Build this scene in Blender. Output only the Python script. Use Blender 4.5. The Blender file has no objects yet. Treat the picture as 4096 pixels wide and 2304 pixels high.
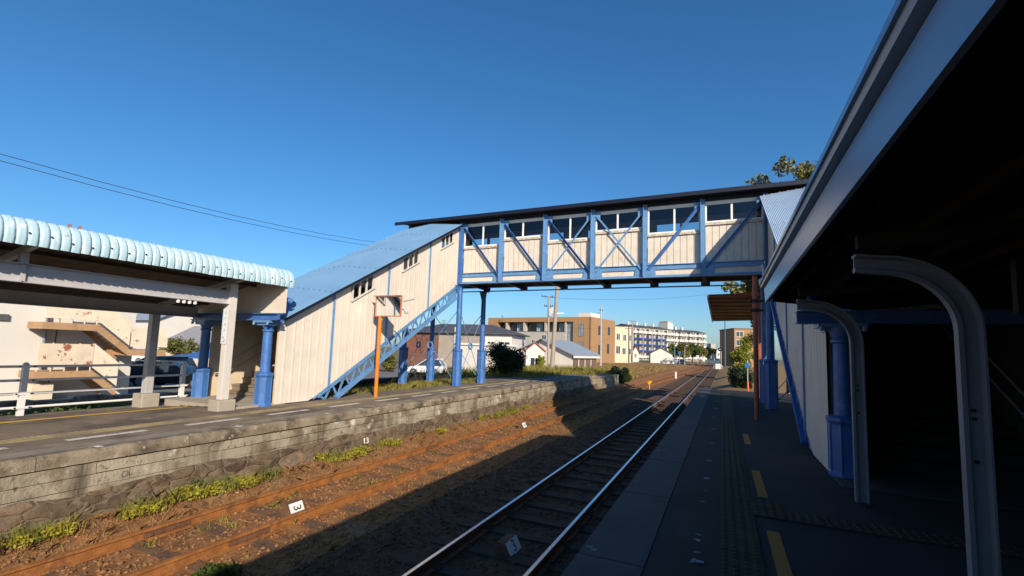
import bpy, math, random
import numpy as np
from mathutils import Vector, Matrix, noise

random.seed(11)
rng = np.random.default_rng(11)
S = bpy.context.scene
COL = S.collection
R = math.radians

# ------------------------------------------------------------------ camera
CAM = Vector((0, 0, 1.53))
RIGHT = Vector((0.90924, 0.41493, 0.03328))
DOWN = Vector((-0.00907, 0.09968, -0.99498))
FWD = Vector((-0.41616, 0.90438, 0.0944))
cd = bpy.data.cameras.new('camera')
cam = bpy.data.objects.new('camera', cd)
COL.objects.link(cam)
mw = Matrix((RIGHT, -DOWN, -FWD)).transposed().to_4x4()
mw.translation = CAM
cam.matrix_world = mw
cd.sensor_width = 36.0
cd.lens = 1843.07 / 4096 * 36
cd.shift_y = 72.4 / 4096
cd.clip_start = 0.05
cd.clip_end = 4000
S.camera = cam
FH = Vector((FWD.x, FWD.y, 0)).normalized()


def pt(u, v, D):
    """place in the world at bearing (u, v) and forward distance D (metres)"""
    d = RIGHT * ((u - 2048) / 1843.07) + DOWN * ((v - 1224.42) / 1843.07) + FWD
    return CAM + d * (D / d.dot(FH))


# ------------------------------------------------------------------ mesh builder
ROOT = {}


class MB:
    def __init__(s, fr=None):
        s.v = []
        s.f = []
        s.fr = fr

    def add(s, vs, fs):
        n = len(s.v)
        if s.fr:
            vs = [s.fr(p) for p in vs]
        s.v.extend([tuple(p) for p in vs])
        s.f.extend([tuple(i + n for i in f) for f in fs])
        return s

    def hexa(s, p):
        return s.add(p, [(0, 3, 2, 1), (4, 5, 6, 7), (0, 1, 5, 4), (1, 2, 6, 5), (2, 3, 7, 6), (3, 0, 4, 7)])

    def box(s, x0, x1, y0, y1, z0, z1):
        return s.hexa([(x0, y0, z0), (x1, y0, z0), (x1, y1, z0), (x0, y1, z0),
                       (x0, y0, z1), (x1, y0, z1), (x1, y1, z1), (x0, y1, z1)])

    def cbox(s, c, sx, sy, sz):
        return s.box(c[0] - sx / 2, c[0] + sx / 2, c[1] - sy / 2, c[1] + sy / 2, c[2], c[2] + sz)

    def beam(s, p, q, w, h, up=(0, 0, 1)):
        p, q = Vector(p), Vector(q)
        d = (q - p).normalized()
        a = d.cross(Vector(up))
        if a.length < 1e-4:
            a = d.cross(Vector((1, 0, 0)))
        a.normalize()
        b = a.cross(d).normalized()
        a, b = a * w / 2, b * h / 2
        return s.hexa([p - a - b, p + a - b, p + a + b, p - a + b, q - a - b, q + a - b, q + a + b, q - a + b])

    def tube(s, p, q, r0, r1=None, n=10):
        return s.path([p, q], [r0, r0 if r1 is None else r1], n)

    def path(s, pts, r, n=8):
        pts = [Vector(p) for p in pts]
        if not isinstance(r, (list, tuple)):
            r = [r] * len(pts)
        vs = []
        prev = None
        for i, p in enumerate(pts):
            d = (pts[min(i + 1, len(pts) - 1)] - pts[max(i - 1, 0)]).normalized()
            if prev is None:
                a = d.cross(Vector((0, 0, 1)))
                if a.length < 1e-3:
                    a = Vector((1, 0, 0))
            else:
                a = prev - d * prev.dot(d)
            a.normalize()
            prev = a
            b = d.cross(a)
            for k in range(n):
                t = 2 * math.pi * k / n
                vs.append(p + (a * math.cos(t) + b * math.sin(t)) * r[i])
        fs = []
        for i in range(len(pts) - 1):
            for k in range(n):
                k2 = (k + 1) % n
                fs.append((i * n + k, i * n + k2, (i + 1) * n + k2, (i + 1) * n + k))
        fs.append(tuple(range(n - 1, -1, -1)))
        e = (len(pts) - 1) * n
        fs.append(tuple(range(e, e + n)))
        return s.add(vs, fs)

    def prism(s, poly, vec):
        n = len(poly)
        v = Vector(vec)
        vs = [Vector(p) for p in poly] + [Vector(p) + v for p in poly]
        fs = [tuple(range(n - 1, -1, -1)), tuple(range(n, 2 * n))]
        for i in range(n):
            j = (i + 1) % n
            fs.append((i, j, n + j, n + i))
        return s.add(vs, fs)

    def sweep(s, prof, frames):
        """closed profile of (a, b) swept through frames (origin, A, B)"""
        n = len(prof)
        vs = []
        for o, A, B in frames:
            for a, b in prof:
                vs.append(Vector(o) + Vector(A) * a + Vector(B) * b)
        fs = []
        for i in range(len(frames) - 1):
            for k in range(n):
                j = (k + 1) % n
                fs.append((i * n + k, i * n + j, (i + 1) * n + j, (i + 1) * n + k))
        fs.append(tuple(range(n - 1, -1, -1)))
        e = (len(frames) - 1) * n
        fs.append(tuple(range(e, e + n)))
        return s.add(vs, fs)

    def grid(s, rows):
        m = len(rows[0])
        vs = [p for r in rows for p in r]
        fs = []
        for i in range(len(rows) - 1):
            for k in range(m - 1):
                fs.append((i * m + k, i * m + k + 1, (i + 1) * m + k + 1, (i + 1) * m + k))
        return s.add(vs, fs)

    def lathe(s, c, prof, n=14, sq=False):
        vs = []
        for r, z in prof:
            for k in range(n):
                t = 2 * math.pi * (k + .5) / n
                vs.append((c[0] + r * math.cos(t), c[1] + r * math.sin(t), c[2] + z))
        fs = []
        for i in range(len(prof) - 1):
            for k in range(n):
                j = (k + 1) % n
                fs.append((i * n + k, i * n + j, (i + 1) * n + j, (i + 1) * n + k))
        fs.append(tuple(range(n - 1, -1, -1)))
        e = (len(prof) - 1) * n
        fs.append(tuple(range(e, e + n)))
        return s.add(vs, fs)

    def ring(s, c, axis, rad, r, n=18, m=6):
        c, ax = Vector(c), Vector(axis).normalized()
        a = ax.cross(Vector((0, 0, 1)))
        if a.length < 1e-3:
            a = Vector((1, 0, 0))
        a.normalize()
        b = ax.cross(a)
        vs, fs = [], []
        for i in range(n):
            t = 2 * math.pi * i / n
            o = a * math.cos(t) + b * math.sin(t)
            for k in range(m):
                q = 2 * math.pi * k / m
                vs.append(c + o * (rad + r * math.cos(q)) + ax * r * math.sin(q) * 1.6)
        for i in range(n):
            for k in range(m):
                fs.append((i * m + k, ((i + 1) % n) * m + k, ((i + 1) % n) * m + (k + 1) % m, i * m + (k + 1) % m))
        return s.add(vs, fs)

    def build(s, name, m, parent=None, smooth=None, bevel=0, **kw):
        me = bpy.data.meshes.new(name)
        off = ROOT.get(parent.name, Vector()) if parent else Vector()
        me.from_pydata([(p[0] - off.x, p[1] - off.y, p[2] - off.z) for p in s.v], [], s.f)
        me.materials.append(m)
        return finish(me, name, parent, off, smooth, bevel, **kw)


def finish(me, name, parent, off, smooth=None, bevel=0, **kw):
    me.validate()
    if smooth is not None:
        me.polygons.foreach_set('use_smooth', [True] * len(me.polygons))
        if smooth < 180:
            me.set_sharp_from_angle(angle=R(smooth))
    o = bpy.data.objects.new(name, me)
    COL.objects.link(o)
    if parent:
        o.parent = parent
        ROOT[o.name] = off
    else:
        ROOT[o.name] = Vector()
    if bevel:
        b = o.modifiers.new('bevel', 'BEVEL')
        b.width = bevel
        b.segments = 2
        b.limit_method = 'ANGLE'
        b.angle_limit = R(40)
    return tag(o, **kw)


def tag(o, label=None, cat=None, group=None, kind=None):
    if label:
        o['label'] = label
    if cat:
        o['category'] = cat
    if group:
        o['group'] = group
    if kind:
        o['kind'] = kind
    return o


def thing(name, label, cat, loc=(0, 0, 0), group=None):
    o = bpy.data.objects.new(name, None)
    o.empty_display_size = .3
    COL.objects.link(o)
    o.location = loc
    ROOT[o.name] = Vector(loc)
    return tag(o, label, cat, group)


def copy_tree(o, parent=None, label=None):
    c = o.copy()
    COL.objects.link(c)
    if parent:
        c.parent = parent
    if label:
        c['label'] = label
    for ch in [x for x in o.children]:
        copy_tree(ch, c)
    return c


def frame(A, B):
    """local frame: s along A->B, t away from the viewer, z up"""
    A, B = Vector((A[0], A[1], 0)), Vector((B[0], B[1], 0))
    e = (B - A).normalized()
    n = Vector((-e.y, e.x, 0))
    if n.dot(Vector((A.x, A.y, 0))) < 0:
        n = -n
    return (lambda p: A + e * p[0] + n * p[1] + Vector((0, 0, p[2]))), (B - A).length


# ------------------------------------------------------------------ materials
def mat(name, col, rough=.75, var=.15, scale=2.5, metal=0., bump=0., bscale=30., spec=.35,
        stains=(), streaks=(), trans=0., alpha=None):
    m = bpy.data.materials.new(name)
    m.use_nodes = True
    nt = m.node_tree
    N, L = nt.nodes, nt.links
    b = N['Principled BSDF']
    b.inputs['Roughness'].default_value = rough
    b.inputs['Metallic'].default_value = metal
    b.inputs['Specular IOR Level'].default_value = spec
    geo = N.new('ShaderNodeNewGeometry')

    def nz(sc, st=(1, 1, 1), det=6, off=0.):
        mp = N.new('ShaderNodeMapping')
        mp.inputs['Scale'].default_value = st
        mp.inputs['Location'].default_value = (off, off * .7, off * 1.3)
        L.new(geo.outputs['Position'], mp.inputs['Vector'])
        t = N.new('ShaderNodeTexNoise')
        t.inputs['Scale'].default_value = sc
        t.inputs['Detail'].default_value = det
        t.inputs['Roughness'].default_value = .62
        L.new(mp.outputs[0], t.inputs['Vector'])
        return t.outputs['Fac']

    def mix(f, a, c):
        x = N.new('ShaderNodeMix')
        x.data_type = 'RGBA'
        for i, q in ((0, f), (6, a), (7, c)):
            if hasattr(q, 'links'):
                L.new(q, x.inputs[i])
            else:
                x.inputs[i].default_value = q if i == 0 else (*q, 1)
        return x.outputs[2]

    def ramp(f, lo, hi):
        r = N.new('ShaderNodeMapRange')
        r.inputs['From Min'].default_value = lo
        r.inputs['From Max'].default_value = hi
        L.new(f, r.inputs['Value'])
        return r.outputs[0]
    c0 = tuple(max(0, x * (1 - var)) for x in col)
    c1 = tuple(min(1, x * (1 + var)) for x in col)
    c = mix(ramp(nz(scale), .3, .7), c0, c1)
    for i, (sc, ss, lo, hi) in enumerate(stains):
        c = mix(ramp(nz(ss, off=3.7 * (i + 1)), lo, hi), c, sc)
    for i, (sc, ss, lo, hi) in enumerate(streaks):
        c = mix(ramp(nz(ss, (1, 1, .09), off=9.1 * (i + 1)), lo, hi), c, sc)
    L.new(c, b.inputs['Base Color'])
    if bump:
        bp = N.new('ShaderNodeBump')
        bp.inputs['Strength'].default_value = min(1, bump)
        bp.inputs['Distance'].default_value = .02
        L.new(nz(bscale, det=4), bp.inputs['Height'])
        L.new(bp.outputs[0], b.inputs['Normal'])
    if trans:
        tr = N.new('ShaderNodeBsdfTranslucent')
        L.new(c, tr.inputs['Color'])
        ms = N.new('ShaderNodeMixShader')
        ms.inputs[0].default_value = trans
        L.new(b.outputs[0], ms.inputs[1])
        L.new(tr.outputs[0], ms.inputs[2])
        L.new(ms.outputs[0], N['Material Output'].inputs['Surface'])
    return m


def glass(name, tint, gloss=.12):
    m = bpy.data.materials.new(name)
    m.use_nodes = True
    nt = m.node_tree
    N, L = nt.nodes, nt.links
    N.remove(N['Principled BSDF'])
    t = N.new('ShaderNodeBsdfTransparent')
    t.inputs[0].default_value = (*tint, 1)
    g = N.new('ShaderNodeBsdfGlossy')
    g.inputs['Roughness'].default_value = .04
    g.inputs['Color'].default_value = (.9, .93, 1, 1)
    fr = N.new('ShaderNodeFresnel')
    fr.inputs['IOR'].default_value = 1.5
    ma = N.new('ShaderNodeMath')
    ma.operation = 'ADD'
    ma.inputs[1].default_value = gloss * .5
    L.new(fr.outputs[0], ma.inputs[0])
    x = N.new('ShaderNodeMixShader')
    L.new(ma.outputs[0], x.inputs[0])
    L.new(t.outputs[0], x.inputs[1])
    L.new(g.outputs[0], x.inputs[2])
    L.new(x.outputs[0], N['Material Output'].inputs['Surface'])
    return m


BR = (.16, .10, .06)
M = {}
M['cream'] = mat('cream_boards', (.60, .54, .465), .6, .10, 3, bump=.15, bscale=18,
                 stains=[((.40, .31, .22), 3.3, .60, .85)], streaks=[((.36, .28, .20), 9, .60, .85), ((.12, .09, .07), 16, .70, .80)])
M['creamwall'] = mat('cream_sheet', (.62, .555, .475), .55, .07, 2, bump=.1, bscale=14,
                     stains=[((.46, .38, .29), 2.2, .60, .9)], streaks=[((.45, .36, .27), 6, .58, .9)])
M['creamin'] = mat('cream_interior', (.55, .46, .34), .7, .1, 3)
M['blue'] = mat('blue_paint', (.040, .125, .35), .42, .18, 4, bump=.12, bscale=25, spec=.5,
                stains=[((.09, .23, .50), 5, .55, .8), ((.08, .07, .08), 14, .69, .76)], streaks=[((.13, .07, .05), 12, .66, .76)])
M['bluelight'] = mat('pale_blue_paint', (.105, .235, .44), .42, .15, 4, spec=.5, stains=[((.10, .24, .50), 6, .55, .75), ((.13, .10, .09), 15, .68, .75)], streaks=[((.17, .12, .10), 11, .66, .78)])
M['navy'] = mat('dark_blue_fascia', (.006, .009, .024), .5, .2, 3)
M['roofblue'] = mat('pale_blue_roof_sheet', (.12, .235, .385), .45, .08, 1.2, spec=.5, stains=[((.095, .19, .33), .8, .5, .8)])
M['roofgrey'] = mat('pale_grey_blue_roof_sheet', (.34, .45, .58), .5, .08, 1.5, spec=.4)
M['eave'] = mat('turquoise_roof_sheet', (.34, .49, .56), .45, .07, 2.2, spec=.5,
                stains=[((.66, .70, .70), 4, .55, .72), ((.30, .20, .12), 9, .655, .72)])
M['rafter'] = mat('brown_soffit', (.10, .075, .055), .8, .2, 3, streaks=[((.05, .04, .03), 5, .5, .8)])
M['greysteel'] = mat('grey_painted_steel', (.38, .37, .385), .5, .10, 3, spec=.4, stains=[((.30, .24, .20), 6, .62, .8)])
M['creampost'] = mat('cream_painted_steel', (.54, .505, .47), .5, .06, 3, spec=.4, stains=[((.40, .32, .25), 9, .68, .78)])
M['white'] = mat('white_paint', (.64, .64, .63), .5, .06, 3, stains=[((.45, .40, .33), 9, .66, .8)])
M['windowframe'] = mat('white_window_frame', (.72, .72, .70), .5, .06, 3)
M['sill'] = mat('weathered_sill', (.50, .44, .36), .8, .2, 6, stains=[((.18, .15, .12), 7, .5, .68)])
M['orange'] = mat('orange_paint', (.66, .18, .015), .5, .08, 4)
M['coral'] = mat('faded_orange_frame', (.42, .16, .09), .5, .1, 4)
M['black'] = mat('black_metal', (.012, .012, .013), .5, .2, 3)
M['dark'] = mat('dark_timber', (.022, .018, .016), .85, .3, 3)
M['brownpole'] = mat('red_brown_paint', (.36, .095, .05), .5, .12, 3, stains=[((.22, .06, .035), 8, .6, .75)])
M['rustroof'] = mat('rusty_brown_sheet', (.16, .085, .05), .75, .2, 2.5, stains=[((.08, .05, .035), 3, .5, .7)])
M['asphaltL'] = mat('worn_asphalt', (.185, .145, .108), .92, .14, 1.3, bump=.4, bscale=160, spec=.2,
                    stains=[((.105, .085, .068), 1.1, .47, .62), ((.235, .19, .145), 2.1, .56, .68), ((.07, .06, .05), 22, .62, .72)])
M['asphaltR'] = mat('shade_toned_dark_asphalt', (.040, .041, .044), .85, .2, 1.5, bump=.4, bscale=160, spec=.25, stains=[((.028, .028, .03), 2, .5, .7)])
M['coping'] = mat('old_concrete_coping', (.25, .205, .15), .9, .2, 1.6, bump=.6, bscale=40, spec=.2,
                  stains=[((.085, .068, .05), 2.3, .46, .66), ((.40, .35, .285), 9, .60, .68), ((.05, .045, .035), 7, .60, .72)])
M['copingR'] = mat('shade_toned_coping', (.085, .088, .094), .85, .12, 1.6, bump=.3, bscale=60, stains=[((.055, .057, .06), 2, .5, .75)])
M['block'] = mat('mossy_concrete_block', (.30, .262, .20), .92, .25, 1.4, bump=.7, bscale=38, spec=.2,
                 stains=[((.13, .10, .068), 1.5, .50, .64), ((.56, .54, .50), 2.3, .59, .70), ((.055, .047, .038), 9, .58, .70)],
                 streaks=[((.10, .08, .058), 2.6, .54, .72), ((.50, .48, .44), 4.5, .66, .76)])
M['stone'] = mat('rough_brown_stone', (.125, .088, .058), .92, .35, 3, bump=.8, bscale=30, spec=.2,
                 stains=[((.07, .055, .045), 5, .5, .68), ((.22, .175, .125), 8, .62, .75)])
def stone_mat(m):
    nt = m.node_tree
    N, L = nt.nodes, nt.links
    b = N['Principled BSDF']
    old = b.inputs['Base Color'].links[0].from_socket
    geo = N.new('ShaderNodeNewGeometry')
    mp = N.new('ShaderNodeMapping')
    mp.inputs['Scale'].default_value = (.6, 2.5, 5.2)
    L.new(geo.outputs['Position'], mp.inputs['Vector'])
    nz = N.new('ShaderNodeTexNoise')
    nz.inputs['Scale'].default_value = 1.3
    L.new(mp.outputs[0], nz.inputs['Vector'])
    ad = N.new('ShaderNodeVectorMath')
    ad.operation = 'MULTIPLY_ADD'
    ad.inputs[1].default_value = (.7, .7, .7)
    L.new(nz.outputs['Color'], ad.inputs[0])
    L.new(mp.outputs[0], ad.inputs[2])
    v = N.new('ShaderNodeTexVoronoi')
    v.feature = 'DISTANCE_TO_EDGE'
    v.inputs['Scale'].default_value = 1
    L.new(ad.outputs[0], v.inputs['Vector'])
    v2 = N.new('ShaderNodeTexVoronoi')
    v2.inputs['Scale'].default_value = 1
    L.new(ad.outputs[0], v2.inputs['Vector'])
    r = N.new('ShaderNodeMapRange')
    r.inputs['From Min'].default_value = .015
    r.inputs['From Max'].default_value = .085
    L.new(v.outputs['Distance'], r.inputs['Value'])
    hv = N.new('ShaderNodeHueSaturation')
    sx = N.new('ShaderNodeSeparateColor')
    L.new(v2.outputs['Color'], sx.inputs[0])
    mr = N.new('ShaderNodeMapRange')
    mr.inputs['To Min'].default_value = .55
    mr.inputs['To Max'].default_value = 1.35
    L.new(sx.outputs[0], mr.inputs['Value'])
    L.new(mr.outputs[0], hv.inputs['Value'])
    L.new(old, hv.inputs['Color'])
    x = N.new('ShaderNodeMix')
    x.data_type = 'RGBA'
    x.inputs[6].default_value = (.14, .105, .072, 1)
    L.new(r.outputs[0], x.inputs[0])
    L.new(hv.outputs[0], x.inputs[7])
    L.new(x.outputs[2], b.inputs['Base Color'])
    bp = N.new('ShaderNodeBump')
    bp.inputs['Strength'].default_value = .5
    bp.inputs['Distance'].default_value = .04
    L.new(r.outputs[0], bp.inputs['Height'])
    ob = b.inputs['Normal'].links[0].from_socket
    L.new(ob, bp.inputs['Normal'])
    L.new(bp.outputs[0], b.inputs['Normal'])


stone_mat(M['stone'])
M['mortar'] = mat('dark_mortar', (.045, .037, .03), .95, .2, 5)
M['tactile'] = mat('worn_yellow_tactile', (.26, .21, .11), .85, .2, 3, spec=.2, stains=[((.17, .14, .095), 2, .42, .6), ((.34, .27, .12), 17, .58, .7)])
M['tactileR'] = mat('shade_toned_yellow_tactile', (.062, .052, .028), .85, .2, 3, spec=.25, stains=[((.045, .04, .03), 3, .45, .68)])
M['yellow'] = mat('yellow_line', (.62, .36, .045), .85, .15, 5, stains=[((.20, .15, .08), 9, .60, .72)])
M['orangeline'] = mat('orange_line', (.42, .17, .028), .8, .15, 5, stains=[((.06, .05, .045), 16, .66, .74)])
M['dash'] = mat('worn_white_line', (.52, .48, .42), .85, .15, 6, stains=[((.16, .13, .105), 8, .56, .66)])
M['concrete'] = mat('pale_concrete', (.34, .30, .25), .88, .12, 2, bump=.4, bscale=50, stains=[((.24, .20, .16), 4, .56, .75)])
M['stepc'] = mat('brown_concrete_step', (.20, .155, .115), .88, .15, 2, bump=.3, bscale=50, stains=[((.12, .095, .07), 4, .5, .7)])
M['ballast'] = mat('rusty_ballast', (.23, .108, .043), .95, .35, 6, bump=1, bscale=26, spec=.15,
                   stains=[((.34, .20, .095), 11, .55, .70), ((.12, .062, .036), 4, .5, .70), ((.22, .175, .115), 1.2, .58, .78)])
M['pebble'] = mat('rusty_stones', (.23, .115, .05), .92, .45, 9, spec=.15, stains=[((.36, .24, .14), 14, .60, .70), ((.10, .06, .045), 12, .55, .65)])
M['rust'] = mat('rusty_rail', (.25, .10, .028), .8, .28, 7, bump=.4, bscale=60, spec=.3, stains=[((.13, .055, .022), 4, .50, .68), ((.30, .15, .06), 12, .58, .7)])
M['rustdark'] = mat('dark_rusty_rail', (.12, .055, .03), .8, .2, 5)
M['railtop'] = mat('polished_rail_top', (.62, .60, .62), .24, .05, 5, metal=1)
M['sleeper'] = mat('old_sleeper', (.13, .07, .036), .92, .3, 5, bump=.7, bscale=30, stains=[((.065, .038, .028), 7, .5, .7)])
M['ground'] = mat('earth', (.16, .13, .08), .95, .25, .6, bump=.5, bscale=8, stains=[((.12, .13, .045), .25, .45, .6), ((.21, .15, .085), .9, .55, .7)])
M['drygrass'] = mat('dry_field', (.24, .135, .05), .95, .25, .8, bump=.6, bscale=10, stains=[((.17, .16, .05), .35, .5, .65), ((.20, .13, .07), 2, .5, .7)])
M['parking'] = mat('grey_asphalt', (.16, .15, .14), .9, .12, 1)
M['leaf'] = mat('green_leaves', (.075, .12, .022), .6, .5, 1.6, spec=.3, trans=.25)
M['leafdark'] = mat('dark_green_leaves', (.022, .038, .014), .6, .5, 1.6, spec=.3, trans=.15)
M['leafyellow'] = mat('yellow_green_leaves', (.24, .26, .03), .6, .35, 2.5, spec=.3, trans=.3)
M['leafbright'] = mat('bright_weed_leaves', (.36, .33, .03), .55, .45, 22, spec=.3, trans=.3)
M['leafolive'] = mat('olive_leaves', (.14, .135, .028), .5, .45, 3, spec=.45, trans=.2)
M['blade'] = mat('grass_blades', (.27, .24, .055), .8, .45, 1.5, spec=.2, trans=.3)
M['bladedry'] = mat('dry_grass_blades', (.33, .21, .09), .85, .4, 1.5, spec=.2, trans=.3)
M['bark'] = mat('bark', (.07, .05, .035), .95, .3, 6, bump=.8, bscale=25)
M['pole'] = mat('concrete_pole', (.30, .26, .21), .85, .1, 1.5)
M['wire'] = mat('wire', (.03, .03, .035), .6, .1, 3)
M['tan'] = mat('tan_cladding', (.31, .185, .095), .8, .06, 2)
M['greyrender'] = mat('light_grey_render', (.38, .355, .315), .8, .06, 1)
M['yellowwall'] = mat('cream_render', (.60, .52, .39), .8, .06, 1)
M['whitewall'] = mat('white_render', (.60, .57, .53), .75, .06, .6, streaks=[((.50, .45, .38), 1.3, .58, .8)])
M['offwhite'] = mat('off_white_panels', (.56, .54, .50), .65, .05, .5, streaks=[((.60, .56, .50), .9, .55, .8)])
M['brownwall'] = mat('brown_siding', (.15, .065, .04), .8, .15, 2)
M['beigewall'] = mat('beige_panels', (.30, .255, .21), .8, .1, 1)
M['slate'] = mat('dark_tile_roof', (.075, .072, .08), .6, .2, 3, spec=.4)
M['greytile'] = mat('grey_tile_roof', (.25, .25, .26), .6, .15, 3, spec=.4)
M['purpletile'] = mat('blue_purple_tile_roof', (.075, .07, .15), .5, .15, 3, spec=.4)
M['browntile'] = mat('brown_tile_roof', (.14, .095, .07), .6, .15, 3)
M['steelroof'] = mat('blue_grey_metal_roof', (.25, .29, .34), .5, .06, 1, spec=.5)
M['redtile'] = mat('red_tile_roof', (.28, .07, .045), .6, .15, 3)
M['bluesheet'] = mat('blue_carport_sheet', (.05, .15, .42), .5, .1, 1, spec=.5)
M['stair'] = mat('tan_stair_steel', (.38, .235, .125), .65, .1, 2, stains=[((.26, .15, .08), 4, .55, .75)])
M['rail_panel'] = mat('rust_spotted_panel', (.66, .57, .44), .6, .08, 2, stains=[((.30, .12, .05), 3.1, .62, .67), ((.45, .24, .10), 5, .62, .72)])
M['rustpanel'] = mat('rusted_panel', (.60, .50, .38), .7, .1, 2, stains=[((.27, .10, .05), 2.6, .575, .61)])
M['pane'] = mat('window_glass_dark', (.03, .04, .055), .08, .3, 2, spec=.6)
M['paneblue'] = mat('window_glass_pale', (.20, .24, .27), .12, .3, 1.5, spec=.6)
M['glass'] = glass('clear_glass', (.82, .78, .73), .03)
M['glassside'] = glass('stair_window_glass', (.62, .55, .48), .02)
M['mirror'] = mat('mirror_glass', (.85, .87, .88), .02, .01, 1, metal=1)
M['signwhite'] = mat('sign_white', (.62, .62, .62), .4, .03, 2)
M['signblue'] = mat('sign_pale_blue', (.42, .56, .74), .4, .03, 2)
M['signgrey'] = mat('sign_grey_ink', (.40, .43, .50), .5, .05, 2)
M['ink'] = mat('black_ink', (.015, .015, .015), .7, .1, 2)
M['carblue'] = mat('dark_blue_car_paint', (.018, .035, .10), .18, .05, 1, spec=.7)
M['carblack'] = mat('black_car_paint', (.008, .008, .01), .15, .05, 1, spec=.7)
M['carwhite'] = mat('white_car_paint', (.62, .63, .64), .25, .03, 1, spec=.6)
M['carsilver'] = mat('grey_car_paint', (.14, .15, .15), .3, .05, 1, spec=.6)
M['carteal'] = mat('grey_blue_car_paint', (.07, .11, .15), .3, .05, 1, spec=.6)
M['tyre'] = mat('tyre', (.012, .012, .012), .8, .1, 2)
M['rim'] = mat('wheel_rim', (.45, .45, .47), .3, .05, 2, metal=.8)
M['lampred'] = mat('tail_lamp', (.55, .02, .02), .2, .05, 2, spec=.7)
M['lampclear'] = mat('head_lamp', (.75, .75, .75), .15, .05, 2, spec=.7)
M['fascia'] = mat('pale_blue_metal_fascia', (.17, .27, .41), .28, .05, 2, spec=.6, stains=[((.13, .21, .33), 2, .6, .85)])
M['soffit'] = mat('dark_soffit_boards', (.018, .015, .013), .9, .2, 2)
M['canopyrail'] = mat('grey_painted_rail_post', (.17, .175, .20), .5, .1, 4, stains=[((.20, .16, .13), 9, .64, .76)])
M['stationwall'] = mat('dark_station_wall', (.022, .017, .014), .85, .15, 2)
M['cone'] = mat('orange_plastic', (.75, .11, .02), .5, .05, 3)
M['sunyellow'] = mat('yellow_sign_paint', (.75, .36, .015), .5, .05, 3)
M['litter'] = mat('white_paint_patch', (.60, .58, .54), .8, .1, 6, stains=[((.25, .22, .18), 12, .6, .7)])
M['scuff'] = mat('worn_white_scuff', (.26, .28, .31), .8, .2, 12, stains=[((.045, .046, .05), 18, .52, .60)])
M['bluepanel'] = mat('deep_blue_balcony_panel', (.03, .06, .25), .5, .1, 1)
M['oldconc'] = mat('grey_repair_concrete', (.215, .185, .15), .9, .12, 2, bump=.3, bscale=60, stains=[((.15, .125, .10), 3, .5, .7)])
M['stub'] = mat('faded_red_paint', (.30, .15, .12), .7, .15, 4)
M['darkballast'] = mat('shade_toned_ballast', (.095, .055, .034), .95, .35, 6, bump=1, bscale=26, spec=.15, stains=[((.15, .09, .05), 11, .57, .72), ((.05, .033, .024), 4, .48, .68)])  # browner main-line ballast, darkened further so its colour carries the shade
M['darkpebble'] = mat('shade_toned_stones', (.11, .065, .04), .92, .45, 9, spec=.15, stains=[((.20, .15, .10), 14, .62, .72)])  # loose stones darkened with the main-line ballast, shade put into their colour
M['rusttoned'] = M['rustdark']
M['darksleeper'] = mat('shade_toned_sleeper', (.05, .034, .024), .9, .3, 5, bump=.6, bscale=30)  # main-line sleepers lowered in colour to stand in for shade
M['asphaltR'] = mat('shade_toned_dark_asphalt', (.034, .034, .035), .85, .2, 1.5, bump=.4, bscale=160, spec=.25, stains=[((.024, .024, .025), 2, .5, .7)])  # dark asphalt, lowered further so the platform shade sits in its colour
M['copingR'] = mat('shade_toned_coping', (.062, .062, .064), .8, .12, 1.6, bump=.3, bscale=60, stains=[((.045, .045, .046), 2, .5, .75)])  # concrete coping darkened in colour to stand in for canopy shade
M['tactileR'] = mat('shade_toned_yellow_tactile', (.055, .046, .024), .8, .2, 3, spec=.25, stains=[((.040, .036, .024), 3, .45, .68)])  # same yellow blocks with the canopy shade painted into their colour


def quick_mesh(name, V, F, m, parent=None, **kw):
    """V (n,3), F (k,q) numpy arrays"""
    off = ROOT.get(parent.name, Vector()) if parent else Vector()
    V = np.asarray(V, np.float32) - np.array(off, np.float32)
    F = np.asarray(F, np.int32)
    me = bpy.data.meshes.new(name)
    me.vertices.add(len(V))
    me.vertices.foreach_set('co', V.ravel())
    k, q = F.shape
    me.loops.add(k * q)
    me.loops.foreach_set('vertex_index', F.ravel())
    me.polygons.add(k)
    me.polygons.foreach_set('loop_start', np.arange(0, k * q, q, dtype=np.int32))
    me.update(calc_edges=True)
    me.materials.append(m)
    return finish(me, name, parent, off, **kw)


def leaves(name, clumps, n, size, m, parent=None, flat=.0, **kw):
    """many leaf-sized faces through the volume of every clump ((x,y,z),(rx,ry,rz))"""
    C, Rr = [], []
    w = np.array([c[1][0] * c[1][1] * c[1][2] for c in clumps]) ** .75
    cnt = np.maximum(6, (n * w / w.sum()).astype(int))
    for (c, r), k in zip(clumps, cnt):
        d = rng.normal(size=(k, 3))
        d /= np.linalg.norm(d, axis=1)[:, None]
        rad = rng.random(k)[:, None] ** .55
        C.append(np.array(c) + d * rad * np.array(r))
    C = np.concatenate(C)
    k = len(C)
    a = rng.normal(size=(k, 3))
    a[:, 2] *= (1 - flat)
    a /= np.linalg.norm(a, axis=1)[:, None]
    b = rng.normal(size=(k, 3))
    b -= a * (a * b).sum(1)[:, None]
    b /= np.linalg.norm(b, axis=1)[:, None]
    s = size * (.6 + .8 * rng.random(k))[:, None]
    c = np.cross(a, b) * s * .18
    V = np.stack([C - a * s, C + b * s * .5 + c, C + a * s, C - b * s * .5 + c], 1).reshape(-1, 3)
    F = np.arange(4 * k).reshape(k, 4)
    return quick_mesh(name, V, F, m, parent, **kw)


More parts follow.
